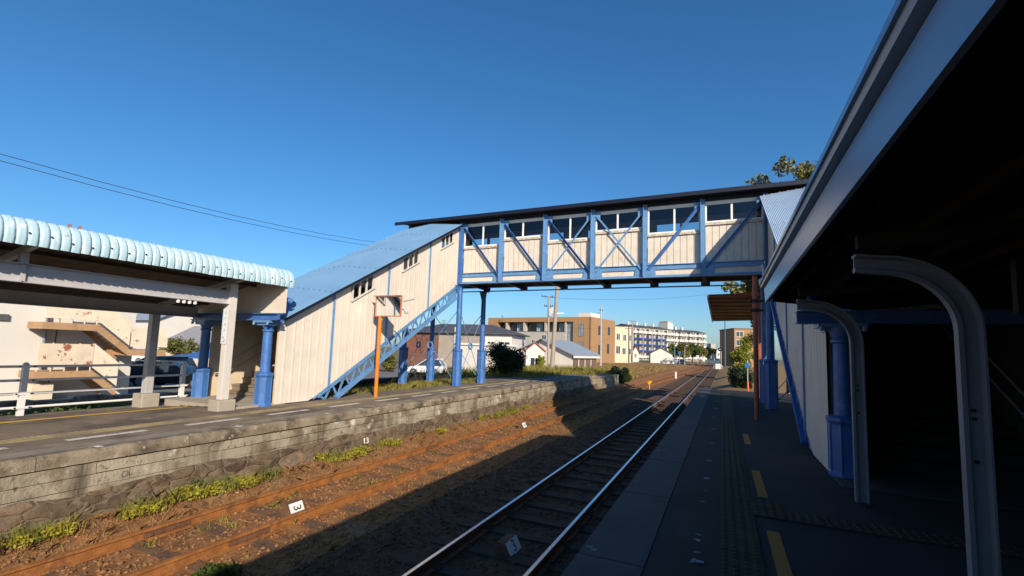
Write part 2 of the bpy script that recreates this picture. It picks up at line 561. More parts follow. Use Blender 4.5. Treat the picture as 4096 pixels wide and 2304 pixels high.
def blades(name, P, h, m, parent=None, w=.012, lean=.35, **kw):
    P = np.asarray(P)
    k = len(P)
    t = rng.random(k) * 2 * np.pi
    hh = h * (.45 + .75 * rng.random(k))
    dx = np.stack([np.cos(t), np.sin(t), np.zeros(k)], 1)
    ld = rng.normal(size=(k, 3)) * lean
    ld[:, 2] = 1
    ww = (w * (.6 + .8 * rng.random(k)))[:, None]
    mid = P + ld * (hh * .55)[:, None] * np.array([.5, .5, 1])
    tip = P + ld * hh[:, None]
    V = np.stack([P - dx * ww, P + dx * ww, mid + dx * ww * .7, tip, mid - dx * ww * .7], 1).reshape(-1, 3)
    F = np.arange(5 * k).reshape(k, 5)
    return quick_mesh(name, V, F, m, parent, **kw)


def blob_clumps(c, r, n, rc, seed, squash=1.):
    g = np.random.default_rng(seed)
    out = []
    for i in range(n):
        d = g.normal(size=3)
        d /= np.linalg.norm(d)
        q = g.random() ** .4
        p = np.array(c) + d * np.array(r) * q
        k = rc * (.55 + .8 * g.random())
        out.append((tuple(p), (k, k, k * squash)))
    return out


def tree(name, label, base, crown, r, h_trunk, nl, size, m, group=None, ncl=26, rc=None, seed=1, tr=.14, extra=()):
    g = np.random.default_rng(seed)
    t = thing(name, label, 'tree', base, group)
    rc = rc or min(r) * .42
    cl = list(extra) + blob_clumps(crown, r, ncl, rc, seed)
    b = MB()
    top = Vector(crown) + Vector((0, 0, -r[2] * .1))
    bs = Vector(base)
    mid = bs.lerp(top, .5) + Vector((g.normal() * .1, g.normal() * .1, 0))
    b.path([bs, bs.lerp(mid, .5), mid, top], [tr, tr * .8, tr * .6, tr * .2], 8)
    for i in range(min(9, ncl)):
        e = Vector(cl[i][0])
        s = bs.lerp(top, .35 + .5 * g.random())
        b.path([s, s.lerp(e, .5) + Vector((0, 0, .12 * r[2])), e], [tr * .38, tr * .25, tr * .08], 6)
    b.build('trunk', M['bark'], t, smooth=60)
    leaves('crown', cl, nl, size, m, t)
    return t


# ------------------------------------------------------------------ light, sky
sun_dir = Vector((-1, .98, -.67)).normalized()
sl = bpy.data.lights.new('sun', 'SUN')
sl.energy = 5.0
sl.angle = R(.5)
sl.color = (1.0, .86, .68)
so = bpy.data.objects.new('sun', sl)
COL.objects.link(so)
so.rotation_euler = sun_dir.to_track_quat('-Z', 'Y').to_euler()
W = bpy.data.worlds.new('World')
S.world = W
W.use_nodes = True
nt = W.node_tree
sky = nt.nodes.new('ShaderNodeTexSky')
sky.sky_type = 'NISHITA'
sky.sun_disc = False
sky.sun_elevation = math.asin(-sun_dir.z)
sky.sun_rotation = math.atan2(-sun_dir.x, -sun_dir.y)
sky.air_density = 1.1
sky.dust_density = .8
sky.ozone_density = 8.0
hs = nt.nodes.new('ShaderNodeHueSaturation')
hs.inputs['Saturation'].default_value = 1.10
hs.inputs['Hue'].default_value = .496
nt.links.new(sky.outputs[0], hs.inputs['Color'])
nt.links.new(hs.outputs[0], nt.nodes['Background'].inputs['Color'])
nt.nodes['Background'].inputs['Strength'].default_value = .105
S.view_settings.view_transform = 'Standard'
S.view_settings.look = 'None'
S.view_settings.exposure = .45
S.view_settings.gamma = 1
S.cycles.max_bounces = 8
S.cycles.transparent_max_bounces = 16

# ------------------------------------------------------------------ ground
b = MB()
b.grid([[(x, y, -1.15) for x in (-900, -200, -60, -15, -8, 0, 8, 60, 900)] for y in (-300, -40, 0, 30, 60, 120, 250, 1500)])
b.build('ground', M['ground'], kind='structure')


def sid_x(y):                                   # centre line of the siding: it bends in to meet the main line
    if y < 24:
        return -6.13
    t = min(1, (y - 24) / 110)
    return -6.13 + 3.59 * (t * t * (3 - 2 * t)) * 1.0


MAIN = -2.535


def bal_z(x, y):
    z = -1.055 + (.012 if x < -5.4 else 0)
    z += .16 * max(0, min(1, (-6.85 - x) / .6))
    z += .07 * math.exp(-((x + 4.35) / .55) ** 2)
    z += .03 * max(0, min(1, (x + 1.6) / .5))
    z += .028 * (noise.noise((x * 2.3, y * 2.3, 0)) + .6 * noise.noise((x * 7, y * 7, 3)))
    return z


b = MB()
ys = []
y = -6.
while y < 190:
    ys.append(y)
    y += .11 if y < 9 else (.25 if y < 22 else (.8 if y < 60 else 4))
xs = [-7.9 + .11 * i for i in range(33)]
b.grid([[(x, y, bal_z(x, y)) for x in xs] for y in ys])
b.build('ballast', M['ballast'], smooth=180, kind='structure')
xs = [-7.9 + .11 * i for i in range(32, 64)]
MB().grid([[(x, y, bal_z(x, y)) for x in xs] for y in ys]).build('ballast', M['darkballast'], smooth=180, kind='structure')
# loose stones: nobody could count them
k = 26000
X = -7.75 + 6.7 * rng.random(k)
Yy = 1.2 + 26 * rng.random(k) ** 1.8
Z = np.array([bal_z(x, y) for x, y in zip(X, Yy)])
s = .012 + .034 * rng.random(k) ** 3
base = np.array([(1, 0, 0), (-1, 0, 0), (0, 1, 0), (0, -1, 0), (0, 0, .8), (0, 0, -.8)], float)
tri = np.array([(0, 2, 4), (2, 1, 4), (1, 3, 4), (3, 0, 4), (2, 0, 5), (1, 2, 5), (3, 1, 5), (0, 3, 5)])
th = rng.random(k) * 6.28
J = base[None] * (.6 + .7 * rng.random((k, 6, 1)))
Rx = np.stack([J[:, :, 0] * np.cos(th)[:, None] - J[:, :, 1] * np.sin(th)[:, None],
               J[:, :, 0] * np.sin(th)[:, None] + J[:, :, 1] * np.cos(th)[:, None], J[:, :, 2] * .75], 2)
V = Rx * s[:, None, None] + np.stack([X, Yy, Z + s * .2], 1)[:, None, :]
for sel, m_, lb in ((X < -4.4, 'pebble', 'rust stained ballast stones around the siding rails'), (X >= -4.4, 'darkpebble', 'dark brown ballast stones, shade toned into their colour, around the polished rails')):
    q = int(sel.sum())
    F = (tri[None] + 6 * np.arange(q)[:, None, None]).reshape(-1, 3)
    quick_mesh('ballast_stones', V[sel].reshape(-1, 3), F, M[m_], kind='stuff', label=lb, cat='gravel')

# ------------------------------------------------------------------ tracks
RAIL = [(-.0325, 0), (.0325, 0), (.0325, -.03), (.009, -.042), (.009, -.118), (.06, -.130), (.06, -.142), (-.06, -.142),
        (-.06, -.130), (-.009, -.118), (-.009, -.042), (-.0325, -.03)]
TOP = [(-.020, .0015), (.022, .0015), (.024, -.004), (-.022, -.004)]


def track(name, label, cx, y0, y1, loc, mr, mt, step, sl_top, ys, widths=None):
    t = thing(name, label, 'railway track', loc)
    for sx in (-.566, .566):
        fr = [((cx(y) + sx, y, -.892), (1, 0, 0), (0, 0, 1)) for y in ys]
        r = MB().sweep(RAIL, fr).build('rail', mr, t, smooth=25)
        MB().sweep(TOP, fr).build('rail_head', mt, r, smooth=25)
        if mr is M['rust']:
            for k in range(5):
                yj = 3.9 + 6.1 * k + (.35 if sx > 0 else 0)
                c = cx(yj) + sx
                b = MB()
                for q in (-1, 1):
                    b.box(c + q * .010, c + q * .030, yj - .28, yj + .28, -.995, -.940)
                    for w in (-.2, -.07, .07, .2):
                        b.box(c + q * .030, c + q * .046, yj + w - .016, yj + w + .016, -.984, -.952)
                b.box(c - .034, c + .034, yj - .003, yj + .003, -.93, -.8895)
                b.build('fishplate', M['rustdark'], r)
    y = y0
    n = 0
    rest = MB()
    while y < y1:
        c = cx(y)
        j = random.uniform(-.03, .03)
        zt = sl_top + random.uniform(-.012, .012)
        b = MB() if n < 100 else rest
        w = random.uniform(.095, .12)
        b.box(c - 1.03 + j, c + 1.03 + j, y - w, y + w, zt - .12, zt)
        for sx in (-.566, .566):              # base plates and spikes
            b.box(c + sx - .11, c + sx + .11, y - .07, y + .07, zt, zt + .012)
            for q in (-1, 1):
                b.box(c + sx + q * .075 - .014, c + sx + q * .075 + .014, y - .016 + q * .03, y + .016 + q * .03, zt + .012, zt + .04)
        if n < 100:
            b.build('sleeper', M['sleeper'] if mr is M['rust'] else M['darksleeper'], t)
        n += 1
        y += step * random.uniform(.95, 1.05)
    if rest.v:
        rest.build('sleepers', M['sleeper'] if mr is M['rust'] else M['darksleeper'], t, kind='stuff')
    return t


ysid = [-6, 24] + list(range(28, 136, 4))
track('siding_track', 'rusty unused siding track beside the mossy wall of the opposite platform', sid_x, -5.7, 120, (-6.13, 0, -1.03), M['rust'], M['rust'], .78, -1.036, ysid)
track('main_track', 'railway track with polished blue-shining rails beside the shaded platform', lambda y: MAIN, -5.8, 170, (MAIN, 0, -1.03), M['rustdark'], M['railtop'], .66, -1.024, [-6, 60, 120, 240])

# ------------------------------------------------------------------ opposite platform
def plat_z(x):
    return -.004 - .14 * max(0, min(1, (-10.4 - x) / 2.6))


PX = -7.78
pl = thing('platform', 'opposite platform with mossy block wall', 'platform', (PX, 0, 0))
pl['kind'] = 'structure'
b = MB()
b.grid([[(x, y, plat_z(x)) for x in (-13.3, -12.4, -11.6, -10.4, -9.4, -8.28)] for y in
        (-8, 0, 4, 6, 8, 9, 11, 13, 16, 20, 24, 31.0)])
b.build('surface', M['asphaltL'], pl)
b = MB()
b.box(-13.25, -7.9, -8, 31.0, -1.15, -.16)
b.build('core', M['mortar'], pl)
# coping slabs: worn, uneven edge
b = MB()
y = -8.
while y < 31:
    ln = 1.82
    e = min(31, y + ln) - .006
    n = 14
    rows = []
    for i in range(n + 1):
        yy = y + (e - y) * i / n
        w = .014 * noise.noise((yy * 3.1, 1.2, 0)) + .010 * noise.noise((yy * 11, 4, 0))
        d = .012 * noise.noise((yy * 2.2, 8, 0))
        rows.append([(-8.29, yy, .0), (PX - .03, yy, .002), (PX - .005 + w, yy, -.012 + d), (PX + .004 + w, yy, -.06 + d * .4),
                     (PX + .004 + w * .7, yy, -.168), (-7.95, yy, -.168)])
    b.grid(rows)
    y += ln
b.build('coping', M['coping'], pl)
# block courses
b = MB()
z1 = -.182
for ci, hgt in enumerate((.165, .16, .165, .16, .16)):
    y = -8 + (.3 if ci % 2 else 0)
    while y < 31:
        ln = random.uniform(.8, 1.9) if y < 8 else random.uniform(.38, .55)
        j = random.uniform(-.012, .012)
        x1 = -7.815 + j + (.006 if ci > 1 else 0)
        y2 = min(y + ln - .010, 31)
        dz = random.uniform(-.004, .004)
        b.hexa([(-7.96, y, z1 - hgt + .008), (x1 + .006, y, z1 - hgt + .008 + dz), (x1 + .006, y2, z1 - hgt + .008 + dz), (-7.96, y2, z1 - hgt + .008),
                (-7.96, y, z1), (x1, y, z1 + dz), (x1, y2, z1 + dz), (-7.96, y2, z1)])
        y += ln
    z1 -= hgt
b.build('block_wall', M['block'], pl, bevel=.008)
# rubble footing: stones raised from their joints
rows = []
for j in range(17):
    f = j / 16
    row = []
    for i in range(620):
        y = -3 + 34 * (i / 619) ** 1.35
        z = -.50 - .55 * f
        q = Vector((y * 2.1, z * 4.0, .3)) + Vector((noise.noise((y * 2, z * 2, 0)), noise.noise((y * 2, z * 2, 5)), 0)) * .35
        ds = noise.voronoi(q)[0]
        e = min(.5, (ds[1] - ds[0]) * 2.2)
        bulge = .035 * min(1, math.sqrt(max(0, e)) * 1.5) + .03 * noise.noise((y * 9, z * 9, 1)) + .045 * noise.noise((y * 3.1, z * 5.1, 4))
        top = .0 if f > .12 else (-.09 * (1 - f / .12))
        up = .08 * noise.noise((y * .7, 0, 2)) + .05 * noise.noise((y * 2.3, 7, 2))
        row.append((-7.80 + .10 * f + bulge * (.35 + .65 * min(1, f * 4)) + top, y, z + up))
    rows.append(row)
MB().grid(rows).build('stone_footing', M['stone'], pl, smooth=70)
# paint and tactile strip on the platform
b = MB()
y = -6
while y < 24:
    b.box(-9.37, -9.07, y, y + .292, -.002, .008)
    for q in range(4):
        for p in range(4):
            cx, cy = -9.37 + .0375 + .075 * q, y + .0375 + .073 * p
            b.hexa([(cx - .02, cy - .02, .008), (cx + .02, cy - .02, .008), (cx + .02, cy + .02, .008), (cx - .02, cy + .02, .008),
                    (cx - .012, cy - .012, .0145), (cx + .012, cy - .012, .0145), (cx + .012, cy + .012, .0145), (cx - .012, cy + .012, .0145)])
    y += .3
b.build('tactile_strip', M['tactile'], pl)
y = -4.66
while y < 24:
    b = MB()
    n = 12
    pts0, pts1 = [], []
    for i in range(n + 1):
        yy = y + 1.03 * i / n
        pts0.append((-8.695 - .075 + .008 * noise.noise((yy * 9, 0, 0)), yy, .0045))
        pts1.append((-8.695 + .075 + .008 * noise.noise((yy * 9, 5, 0)), yy, .0045))
    b.grid([[p, q] for p, q in zip(pts0, pts1)])
    b.build('white_dash', M['dash'], pl)
    y += 1.645
b = MB()
rows = []
for i in range(60):
    y = -3 + 9.9 * i / 59
    c = -11.72 + .22 * max(0, (y - 3.9) / 3) ** 2
    rows.append([(c + q, y, plat_z(c + q) + .007) for q in (-.12, 0, .12)])
b.grid(rows)
b.build('yellow_line', M['yellow'], pl)
b = MB()
for q in range(5):
    for p in range(2):
        b.box(-11.9 + .3 * q, -11.61 + .3 * q, 6.95 + .3 * p, 7.24 + .3 * p, -.09, plat_z(-11.75 + .3 * q) + .016)
b.build('yellow_tactile_patch', M['yellow'], pl)
b = MB()
for i in range(8):
    y = -2.4 + .91 * i
    b.grid([[(-8.27, y, .006), (-7.93, y, .007)], [(-8.27, y + .90, .006), (-7.93, y + .90, .007)]])
b.build('repaired_coping', M['oldconc'], pl)
for i, y in enumerate((2.55, 3.58, 5.62, 7.66, 8.69, 9.72, 11.76, 13.8)):
    b = MB()
    o = random.uniform(-.02, .02)
    b.add([(-7.92 + o, y - .05, .0115), (-7.82, y - .03 + o, .0105), (-7.81, y + .045, .0095), (-7.86, y + .05 - o, .0105), (-7.93, y + .02, .0115)], [(0, 1, 2, 3, 4)])
    b.build('edge_mark', M['litter'], pl)
# low, older end of the platform past the footbridge shadow
b = MB()
b.hexa([(-12, 31.02, -1.15), (-7.50, 31.02, -1.15), (-7.35, 36.2, -1.15), (-12, 36.2, -1.15), (-12, 31.02, -.20), (-7.50, 31.02, -.20), (-7.35, 36.2, -.10), (-12, 36.2, -.10)])
b.build('platform_end', M['coping'], pl)


def text_obj(body, size, m, name, parent, mtx, extr=.0015):
    cu = bpy.data.curves.new(name, 'FONT')
    cu.body = body
    cu.size = size
    cu.extrude = extr
    cu.align_x = 'CENTER'
    cu.align_y = 'CENTER'
    tmp = bpy.data.objects.new('tmp', cu)
    COL.objects.link(tmp)
    dg = bpy.context.evaluated_depsgraph_get()
    dg.update()
    me = bpy.data.meshes.new_from_object(tmp.evaluated_get(dg))
    bpy.data.objects.remove(tmp)
    off = ROOT.get(parent.name, Vector()) if parent else Vector()
    me.transform(Matrix.Translation(-off) @ mtx)
    me.materials.clear()
    me.materials.append(m)
    me.name = name
    return finish(me, name, parent, off)


text_obj('13', .20, M['litter'], 'painted_number', pl,
         Matrix.Translation((-7.60, 8.62, -.70)) @ Matrix(((0, 0, 1, 0), (1, 0, 0, 0), (0, 1, 0, 0), (0, 0, 0, 1))), .012)

# ------------------------------------------------------------------ near platform
pr = thing('platform', 'shaded near platform', 'platform', (-1.03, 0, 0))
pr['kind'] = 'structure'
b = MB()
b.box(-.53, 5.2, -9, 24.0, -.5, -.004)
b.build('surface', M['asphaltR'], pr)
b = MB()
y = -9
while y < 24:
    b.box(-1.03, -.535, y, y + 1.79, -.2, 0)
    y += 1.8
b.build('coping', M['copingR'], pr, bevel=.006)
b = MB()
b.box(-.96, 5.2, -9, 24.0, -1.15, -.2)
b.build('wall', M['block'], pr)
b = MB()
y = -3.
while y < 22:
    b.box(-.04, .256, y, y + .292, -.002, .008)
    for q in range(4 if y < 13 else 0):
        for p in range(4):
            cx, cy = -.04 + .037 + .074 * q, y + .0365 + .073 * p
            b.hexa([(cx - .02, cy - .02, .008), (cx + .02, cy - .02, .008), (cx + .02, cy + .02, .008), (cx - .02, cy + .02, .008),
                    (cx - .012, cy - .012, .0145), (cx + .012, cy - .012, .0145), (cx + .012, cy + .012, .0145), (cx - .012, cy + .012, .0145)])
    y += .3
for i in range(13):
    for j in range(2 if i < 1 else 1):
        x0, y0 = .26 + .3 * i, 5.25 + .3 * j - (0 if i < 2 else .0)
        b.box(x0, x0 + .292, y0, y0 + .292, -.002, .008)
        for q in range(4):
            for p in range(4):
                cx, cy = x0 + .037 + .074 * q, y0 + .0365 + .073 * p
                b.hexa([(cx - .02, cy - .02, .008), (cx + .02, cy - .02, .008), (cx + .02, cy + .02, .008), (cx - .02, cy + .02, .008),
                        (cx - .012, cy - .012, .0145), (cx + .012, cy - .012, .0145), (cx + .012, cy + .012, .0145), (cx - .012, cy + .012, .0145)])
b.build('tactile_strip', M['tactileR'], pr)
for y0, y1 in ((-.9, .5), (1.5, 2.9), (3.4, 4.87), (5.97, 7.3), (9.4, 10.6)):
    b = MB()
    n = 14
    b.grid([[(.335 + .006 * noise.noise((y0 + i * .8, 0, 0)), y0 + (y1 - y0) * i / n, .001), (.435 + .006 * noise.noise((y0 + i * .8, 4, 0)), y0 + (y1 - y0) * i / n, .001)] for i in range(n + 1)])
    b.build('orange_dash', M['orangeline'], pr)
g = random.Random(5)
for y, sz in ((3.87, .05), (4.05, .02), (4.32, .035), (4.45, .025), (5.45, .025), (5.9, .015), (6.49, .045), (7.56, .05), (9.1, .04), (10.9, .05), (13, .07), (15.2, .09), (17.6, .1)):
    b = MB()
    n = 9
    vs = [(-.21 + g.uniform(-.02, .02) + sz * math.cos(6.28 * i / n) * g.uniform(.5, 1.4), y + sz * .8 * math.sin(6.28 * i / n) * g.uniform(.5, 1.5), .002) for i in range(n)]
    b.add(vs, [tuple(range(n))])
    b.build('worn_mark', M['scuff'], pr)
for x, y in ((-.98, 3.74), (-.93, 3.70), (-.97, 5.85), (-.86, 5.80), (-.96, 7.9)):
    b = MB()
    n = 7
    b.add([(x + .03 * math.cos(6.28 * i / n) * g.uniform(.5, 1.3), y + .022 * math.sin(6.28 * i / n) * g.uniform(.5, 1.3), .002) for i in range(n)], [tuple(range(n))])
    b.build('edge_mark', M['scuff'], pr)

# far surfaces
b = MB()
b.box(-60, 60, 168, 176, -1.14, -1.0)
b.build('road', M['parking'], kind='structure')
b = MB()
b.box(-70, -16.2, -6, 62, -1.14, -1.05)
b.build('parking_lot', M['parking'], kind='structure')
b = MB()
b.grid([[(x, y, -1.10 + .14 * noise.noise((x * .3, y * .3, 0)) + (.12 if -30 < x < -9 else 0)) for x in (-40, -30, -24, -18, -13, -9.3, -8.2)] for y in (37, 45, 55, 70, 90, 110, 140, 166)])
b.build('field', M['drygrass'], smooth=180, kind='structure')
b = MB()
b.grid([[(x, y, -1.12 + (.35 if x > -.2 else 0) + .12 * noise.noise((x * .6, y * .4, 0))) for x in (-.9, .4, 2, 6, 14, 40)] for y in (24.05, 30, 40, 60, 100, 166)])
b.build('field', M['drygrass'], smooth=180, kind='structure')
def column(t, x, y, z0, zp, zt, m=None, mc=None):
    m = m or M['blue']
    b = MB()
    b.lathe((x, y, z0), [(.115, zp - z0 - .01), (.105, zt - z0 - .22), (.13, zt - z0 - .20), (.13, zt - z0 - .17), (.105, zt - z0 - .15), (.15, zt - z0 - .05), (.15, zt - z0)], 16)
    c = b.build('column', m, t, smooth=40)
    b = MB()
    h = zp - z0
    b.lathe((x, y, z0), [(.202, 0), (.202, .07), (.184, .10), (.184, h - .12), (.215, h - .07), (.215, h - .03), (.14, h)], 8)
    for k in range(8):                         # raised ribs on the corners of the pedestal
        a = 2 * math.pi * (k + .5) / 8
        b.tube((x + .184 * math.cos(a), y + .184 * math.sin(a), z0 + .09), (x + .184 * math.cos(a), y + .184 * math.sin(a), z0 + h - .1), .014, n=6)
    b.build('pedestal', m, c, smooth=20)
    return c


def corr_rows(p0, p1, q0, q1, n, amp, up):
    """sheet between edge p0->p1 and edge q0->q1, ribs running from p to q"""
    rows = [[], []]
    p0, p1, q0, q1, up = map(Vector, (p0, p1, q0, q1, up))
    for i in range(n * 4 + 1):
        f = i / (n * 4)
        o = up * (amp * math.sin(2 * math.pi * i / 4 + .3))
        rows[0].append(p0.lerp(p1, f) + o)
        rows[1].append(q0.lerp(q1, f) + o)
    return rows


STRIPS = (9.63, 11.88, 14.13)
WINS = ((10.32, 11.16), (12.57, 13.41), (14.82, 15.66))


def zbot(y):
    return .02 if y < 9.02 else .02 + (y - 9.02) * .575


def ztop(y):
    return 2.2 + (y - 8.18) * .556


def stairway(x0, sg, label):
    W = 2.6
    YS = 7.95 if sg < 0 else 7.66
    t = thing('covered_stairway', label, 'stairway', (x0 + sg * W / 2, 8.0, 0))
    PM = M['creamwall']

    def side(xa, s, nm, win):
        """ribbed sheet wall in the plane x=xa; s is its outward direction"""
        b = MB()
        prof = [(0, 0), (.16, 0), (.175, .005), (.22, .005), (.235, 0)]
        y = YS
        pts = []
        while y < 16.14:
            for dy, o in prof:
                pts.append((min(y + dy, 16.14), o))
            y += .255
        pts.append((16.14, 0))
        for (ya, oa), (yb, ob) in zip(pts, pts[1:]):
            if yb - ya < 1e-5:
                continue
            w = [q for q in win if q[0] - 1e-3 <= (ya + yb) / 2 <= q[1]]
            segs = [(zbot, ztop)] if not w else [(zbot, lambda q: ztop(q) - .57), (lambda q: ztop(q) - .12, ztop)]
            for lo, hi in segs:
                v = [(xa + s * oa, ya, lo(ya)), (xa + s * ob, yb, lo(yb)), (xa + s * ob, yb, hi(yb)), (xa + s * oa, ya, hi(ya))]
                b.add(v, [(0, 1, 2, 3) if s > 0 else (3, 2, 1, 0)])
        o = b.build(nm, PM, t)
        b = MB()                              # inner lining
        for ya, yb, lo, hi in ([(YS, 16.14, zbot, ztop)] if not win else
                               sum([[(win[i - 1][1] if i else YS, w[0], zbot, ztop), (w[0], w[1], zbot, lambda q: ztop(q) - .57), (w[0], w[1], lambda q: ztop(q) - .12, ztop)]
                                    for i, w in enumerate(win)], []) + [(win[-1][1], 16.14, zbot, ztop)]):
            xi = xa - s * .05
            cuts = [ya] + ([9.02] if ya < 9.02 < yb else []) + [yb]
            for a, c in zip(cuts, cuts[1:]):
                b.hexa([(xi - .012, a, lo(a)), (xi + .012, a, lo(a)), (xi + .012, c, lo(c)), (xi - .012, c, lo(c)),
                        (xi - .012, a, hi(a)), (xi + .012, a, hi(a)), (xi + .012, c, hi(c)), (xi - .012, c, hi(c))])
        b.build('lining', M['creamin'] if sg < 0 else M['rafter'], t)  # right-hand lining is darker brown in place of stairwell shade
        for y in STRIPS:
            MB().hexa([(xa + s * .004, y - .035, zbot(y) - .03), (xa + s * .03, y - .035, zbot(y) - .03), (xa + s * .03, y + .035, zbot(y) - .03), (xa + s * .004, y + .035, zbot(y) - .03),
                       (xa + s * .004, y - .035, ztop(y)), (xa + s * .03, y - .035, ztop(y)), (xa + s * .03, y + .035, ztop(y)), (xa + s * .004, y + .035, ztop(y))]).build('wall_post', M['bluelight'], t)
        for w in win:
            f = MB()
            n = 3
            up, lo = (lambda q: ztop(q) - .12), (lambda q: ztop(q) - .57)
            for q in [w[0], w[0] + (w[1] - w[0]) / 3, w[0] + 2 * (w[1] - w[0]) / 3, w[1]]:
                f.hexa([(xa - s * .05, q - .025, lo(q)), (xa + s * .02, q - .025, lo(q)), (xa + s * .02, q + .025, lo(q)), (xa - s * .05, q + .025, lo(q)),
                        (xa - s * .05, q - .025, up(q)), (xa + s * .02, q - .025, up(q)), (xa + s * .02, q + .025, up(q)), (xa - s * .05, q + .025, up(q))])
            f.beam((xa - s * .01, w[0] - .04, up(w[0] - .04)), (xa - s * .01, w[1] + .04, up(w[1] + .04)), .07, .03)
            f.beam((xa + s * .005, w[0] - .06, lo(w[0] - .06)), (xa + s * .005, w[1] + .06, lo(w[1] + .06)), .09, .035)
            fo = f.build('window', M['creampost'], t)
            g_ = MB()
            xg = xa - s * .012
            g_.add([(xg, w[0], lo(w[0])), (xg, w[1], lo(w[1])), (xg, w[1], up(w[1])), (xg, w[0], up(w[0]))], [(0, 1, 2, 3)])
            g_.build('pane', M['glassside'], fo)
        return o
    side(x0, -sg, 'side_wall', WINS)
    side(x0 + sg * W, sg, 'side_wall', WINS)
    # lattice stringers
    for sx, out in ((x0 + sg * .05, -sg), (x0 + sg * (W - .05), sg)):
        b = MB()
        zt = lambda q: zbot(q) - .035
        H = .52
        b.beam((sx, 9.15, zt(9.15)), (sx, 16.18, zt(16.18)), .10, .06)
        ya = 9.02 + (H + .06) / .575
        b.beam((sx, ya - .05, zt(ya - .05) - H), (sx, 16.18, zt(16.18) - H), .15, .085)
        b.beam((sx - .04 * sg, 9.3, zt(9.3) - .06), (sx - .04 * sg, 16.18, zt(16.18) - .06), .012, .07)
        y = 9.35
        k = 0
        while y < 15.5:
            y2 = y + .23
            lo0, lo1 = max(.0, zt(y) - H), max(.0, zt(y2) - H)
            if k % 2 == 0:
                b.beam((sx, y, zt(y) - .03), (sx, y2, lo1), .022, .06, up=(0, 1, 0))
            else:
                b.beam((sx, y, lo0), (sx, y2, zt(y2) - .03), .022, .06, up=(0, 1, 0))
            y = y2
            k += 1
        b.hexa([(sx - .01, 15.55, zt(15.55) - H), (sx + .01, 15.55, zt(15.55) - H), (sx + .01, 16.18, zt(16.18) - H), (sx - .01, 16.18, zt(16.18) - H),
                (sx - .01, 15.55, zt(15.55)), (sx + .01, 15.55, zt(15.55)), (sx + .01, 16.18, zt(16.18)), (sx - .01, 16.18, zt(16.18))])
        b.build('lattice_stringer', M['bluelight'] if sg < 0 else M['blue'], t)
    # steps and their soffit
    b = MB()
    n = 27
    rise, run = 4.5 / n, 8.0 / n
    xa, xb = sorted((x0 + sg * .09, x0 + sg * (W - .09)))
    for i in range(n):
        y = 8.3 + run * i
        b.box(xa, xb, y, y + run + .02 if i == n - 1 else y + run, max(-.02, rise * i - .05), rise * (i + 1))
        b.box(xa, xb, y - .025, y, rise * (i + 1) - .045, rise * (i + 1) + .003)
    b.build('steps', M['stepc'] if sg < 0 else M['stationwall'], t)  # right-hand steps get a near-black colour standing in for interior shade
    b = MB()
    for q in (xa + .1, xb - .1):
        for h in (.55, .85):
            b.path([(q, 8.0, h + .1), (q, 8.3, h + .1), (q, 16.2, h + 4.55)], .022, 8)
            for y in (8.6, 10.6, 12.6, 14.6):
                z = h + .1 + (y - 8.3) * .5633
                b.tube((q, y, z), (q + (.06 if q > (xa + xb) / 2 else -.06), y, z - .03), .012, n=6)
    b.build('handrail', M['greysteel'], t, smooth=60)
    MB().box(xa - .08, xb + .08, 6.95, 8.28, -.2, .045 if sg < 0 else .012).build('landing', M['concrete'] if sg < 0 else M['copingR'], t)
    # roof
    e0, e1 = x0 - sg * .22, x0 + sg * (W + .22)
    xm = x0 + sg * W / 2
    b = MB()
    for xe in (e0, e1):
        b.grid(corr_rows((xe, 7.9, ztop(7.9) + .06), (xm, 7.9, ztop(7.9) + .22), (xe, 15.98, ztop(15.98) + .06), (xm, 15.98, ztop(15.98) + .22), 40, .007, (0, -.5, .87)))
    for y in (9.4, 11.1, 12.8, 14.5, 15.9):
        for xe in (e0, e1):
            for i in range(7):
                f = (i + .5) / 7
                b.cbox((xe + (xm - xe) * f, y, ztop(y) + .06 + .16 * f + .01), .03, .03, .02)
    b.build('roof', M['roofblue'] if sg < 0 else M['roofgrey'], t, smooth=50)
    b = MB()
    for xe in (e0, e1):
        q = .03 if xe < xm else -.03
        b.beam((xe + q, 7.92, ztop(7.92) + .015), (xe + q, 16.0, ztop(16.0) + .015), .035, .07)
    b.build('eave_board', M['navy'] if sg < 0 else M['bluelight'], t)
    # gutter outlet at the low end
    b = MB()
    xg = x0 - sg * .12
    b.path([(xg, 7.86, 2.12), (xg, 7.86, 2.42), (xg, 7.90, 2.52), (xg + .06, 8.0, 2.56), (xg + .10, 8.06, 2.52)], [.07, .07, .075, .08, .075], 10)
    b.build('gutter_outlet', M['blue'], t, smooth=50)
    # entrance columns and lintel
    for xx in (x0 + (.17 if sg > 0 else -.10), x0 + sg * (W - .12)):
        column(t, xx, 7.62 if sg > 0 else 7.72, -.02, .80, 1.98)
        b = MB()
        b.box(xx - .28, xx + .28, 7.50, 7.92, 1.98, 2.035)
        b.box(xx - .2, xx + .2, 7.55, 7.88, 1.92, 1.98)
        for q in (-.24, .24):
            b.lathe((xx + q, 7.5, 1.93), [(.03, 0), (.03, .06)], 8)
        b.build('capital', M['bluelight'], t)
    xl, xr = sorted((x0 - sg * .35, x0 + sg * (W + .3)))
    b = MB()
    b.box(xl, xr, 7.60, 7.66, 2.037, 2.21)
    b.box(xl, xr, 7.54, 7.78, 2.037, 2.06)
    b.box(xl, xr, 7.54, 7.78, 2.19, 2.212)
    b.build('lintel', M['blue'], t)
    return t


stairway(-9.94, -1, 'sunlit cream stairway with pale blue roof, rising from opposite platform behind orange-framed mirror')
stairway(1.3, 1, 'shaded cream stairway with grey-blue roof, rising behind the near canopy on the right')

